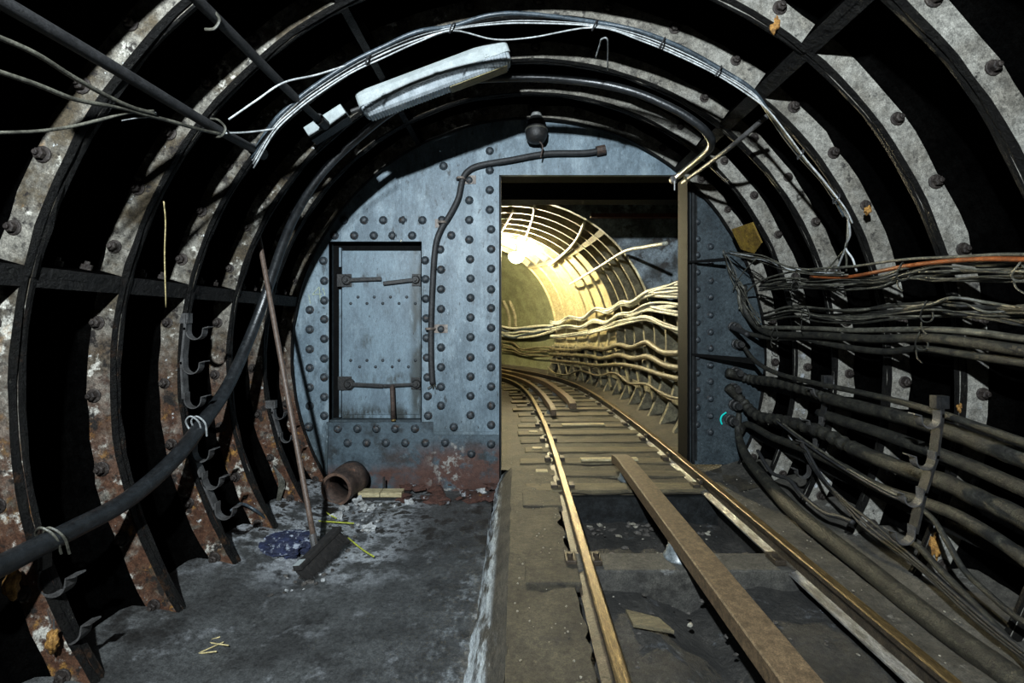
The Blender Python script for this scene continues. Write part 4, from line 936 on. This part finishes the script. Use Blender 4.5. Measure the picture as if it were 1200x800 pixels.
o = tag(link('white_chips', mb.mesh('white_chips', bedchip)), 'tiny white chips sprinkled on the trackbed either side of the rails', 'chips'); o['kind'] = 'stuff'

mb = MB()
for i in range(160):
    x = rnd.uniform(.5, 1.95); y = rnd.choice((rnd.uniform(2.0, 3.1), rnd.uniform(3.5, 4.6), rnd.uniform(4.3, 4.58))); k = rnd.uniform(.006, .018 if y < 3.2 else .03)
    z = (.115 if y < 3.15 else -.05)+k*.2
    mb.add(*lump((x, y, z), k*1.3, k, k*.6, i, .6, 1), mi=rnd.choice((0, 0, 0, 1)))
o = tag(link('pit_debris', mb.mesh('pit_debris', [grit, bedchip])), 'crumbled dirt and chips lying in the pits between the rails', 'debris'); o['kind'] = 'stuff'

# ------------------------------------------------------------------ far tunnel fittings
def FH(pts, rc): return [fhit(x, y, rc) for x, y in pts]
def fbundle(label, group, base, spread, count, rc, r, m, seed):
    rnd = random.Random(seed)
    for i in range(count):
        lane = (i+.5)/count*2-1; pts = []
        for j, (x, y) in enumerate(base):
            sp = spread[j] if isinstance(spread, (list, tuple)) else spread
            pts.append(fhit(x, y+sp*(lane*.8+rnd.uniform(-.3, .3)), rc+rnd.uniform(-.04, .04)))
        cable(label, pts, r*rnd.uniform(.8, 1.2), m[i % len(m)], group=group, n=6, sub=4)
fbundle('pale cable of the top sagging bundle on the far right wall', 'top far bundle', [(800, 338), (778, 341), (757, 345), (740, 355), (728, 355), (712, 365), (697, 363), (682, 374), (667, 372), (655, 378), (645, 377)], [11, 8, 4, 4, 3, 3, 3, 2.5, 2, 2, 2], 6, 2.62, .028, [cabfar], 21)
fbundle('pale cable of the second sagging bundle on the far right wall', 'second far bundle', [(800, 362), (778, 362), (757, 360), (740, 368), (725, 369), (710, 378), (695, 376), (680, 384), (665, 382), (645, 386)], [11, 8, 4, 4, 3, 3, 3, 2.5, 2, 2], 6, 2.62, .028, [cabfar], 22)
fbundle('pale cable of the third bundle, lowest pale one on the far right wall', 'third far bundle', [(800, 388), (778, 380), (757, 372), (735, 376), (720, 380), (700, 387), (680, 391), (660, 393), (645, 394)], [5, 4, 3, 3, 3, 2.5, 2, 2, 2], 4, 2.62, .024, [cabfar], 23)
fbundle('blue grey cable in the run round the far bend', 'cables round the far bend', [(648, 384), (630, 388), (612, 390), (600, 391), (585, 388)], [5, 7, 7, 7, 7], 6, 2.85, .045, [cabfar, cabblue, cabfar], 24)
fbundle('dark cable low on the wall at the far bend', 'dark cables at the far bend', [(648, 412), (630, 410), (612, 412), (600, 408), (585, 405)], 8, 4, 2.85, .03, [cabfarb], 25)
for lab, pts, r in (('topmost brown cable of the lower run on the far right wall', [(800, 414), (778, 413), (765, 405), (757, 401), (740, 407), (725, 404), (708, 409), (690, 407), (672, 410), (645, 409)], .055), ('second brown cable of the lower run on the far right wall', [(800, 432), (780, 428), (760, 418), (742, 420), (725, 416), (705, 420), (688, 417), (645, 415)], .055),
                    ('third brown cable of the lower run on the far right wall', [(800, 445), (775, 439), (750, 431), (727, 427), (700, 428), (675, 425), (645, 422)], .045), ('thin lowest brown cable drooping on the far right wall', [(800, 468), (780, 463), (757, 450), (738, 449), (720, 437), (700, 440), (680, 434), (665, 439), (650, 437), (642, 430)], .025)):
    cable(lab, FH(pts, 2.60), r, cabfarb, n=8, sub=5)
for i, x in enumerate((762, 748, 735, 723, 712, 701, 690, 680, 671, 662, 654)):
    ly = 398+(x-650)*.0; by_ = 440+(x-650)*.24
    a, b = fhit(x-6, 405, 2.72), fhit(x+4, by_, 2.72); mb = MB(); M = frame(a, b-a, Vector((0, 1, 0))); mb.box(-.05, .05, -.02, .02, 0, (b-a).length, 0, M)
    tag(link('cable_post', mb.mesh('cable_post', farfl)), 'upright bracket bar carrying brown cables on the far right wall', 'bracket', 'bracket bars on the far wall')
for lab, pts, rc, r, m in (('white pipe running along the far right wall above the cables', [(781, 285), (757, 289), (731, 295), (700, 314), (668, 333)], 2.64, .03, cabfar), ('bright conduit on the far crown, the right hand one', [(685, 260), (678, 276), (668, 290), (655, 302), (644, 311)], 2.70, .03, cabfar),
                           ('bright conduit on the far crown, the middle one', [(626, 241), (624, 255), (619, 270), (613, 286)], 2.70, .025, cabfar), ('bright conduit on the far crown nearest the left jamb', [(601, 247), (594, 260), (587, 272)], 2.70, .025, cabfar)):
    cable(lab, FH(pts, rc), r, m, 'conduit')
o = tag(empty('tunnel_lamp', LAMP), 'brilliant lit lamp hanging under the crown of the far tunnel', 'lamp')
mb = MB(); mb.lathe([(.03, -.20), (.13, -.16), (.20, -.08), (.22, 0), (.18, .06), (.09, .09)], frame((0, 0, 0), (0, 0, 1)), 20); b_ = link('globe', mb.mesh('globe', bulb, True), o)
mb = MB(); mb.lathe([(.10, .09), (.11, .12), (.04, .15), (.012, .17), (.012, .55)], frame((0, 0, 0), (0, 0, 1)), 14); link('holder', mb.mesh('holder', whitebox, True), o)
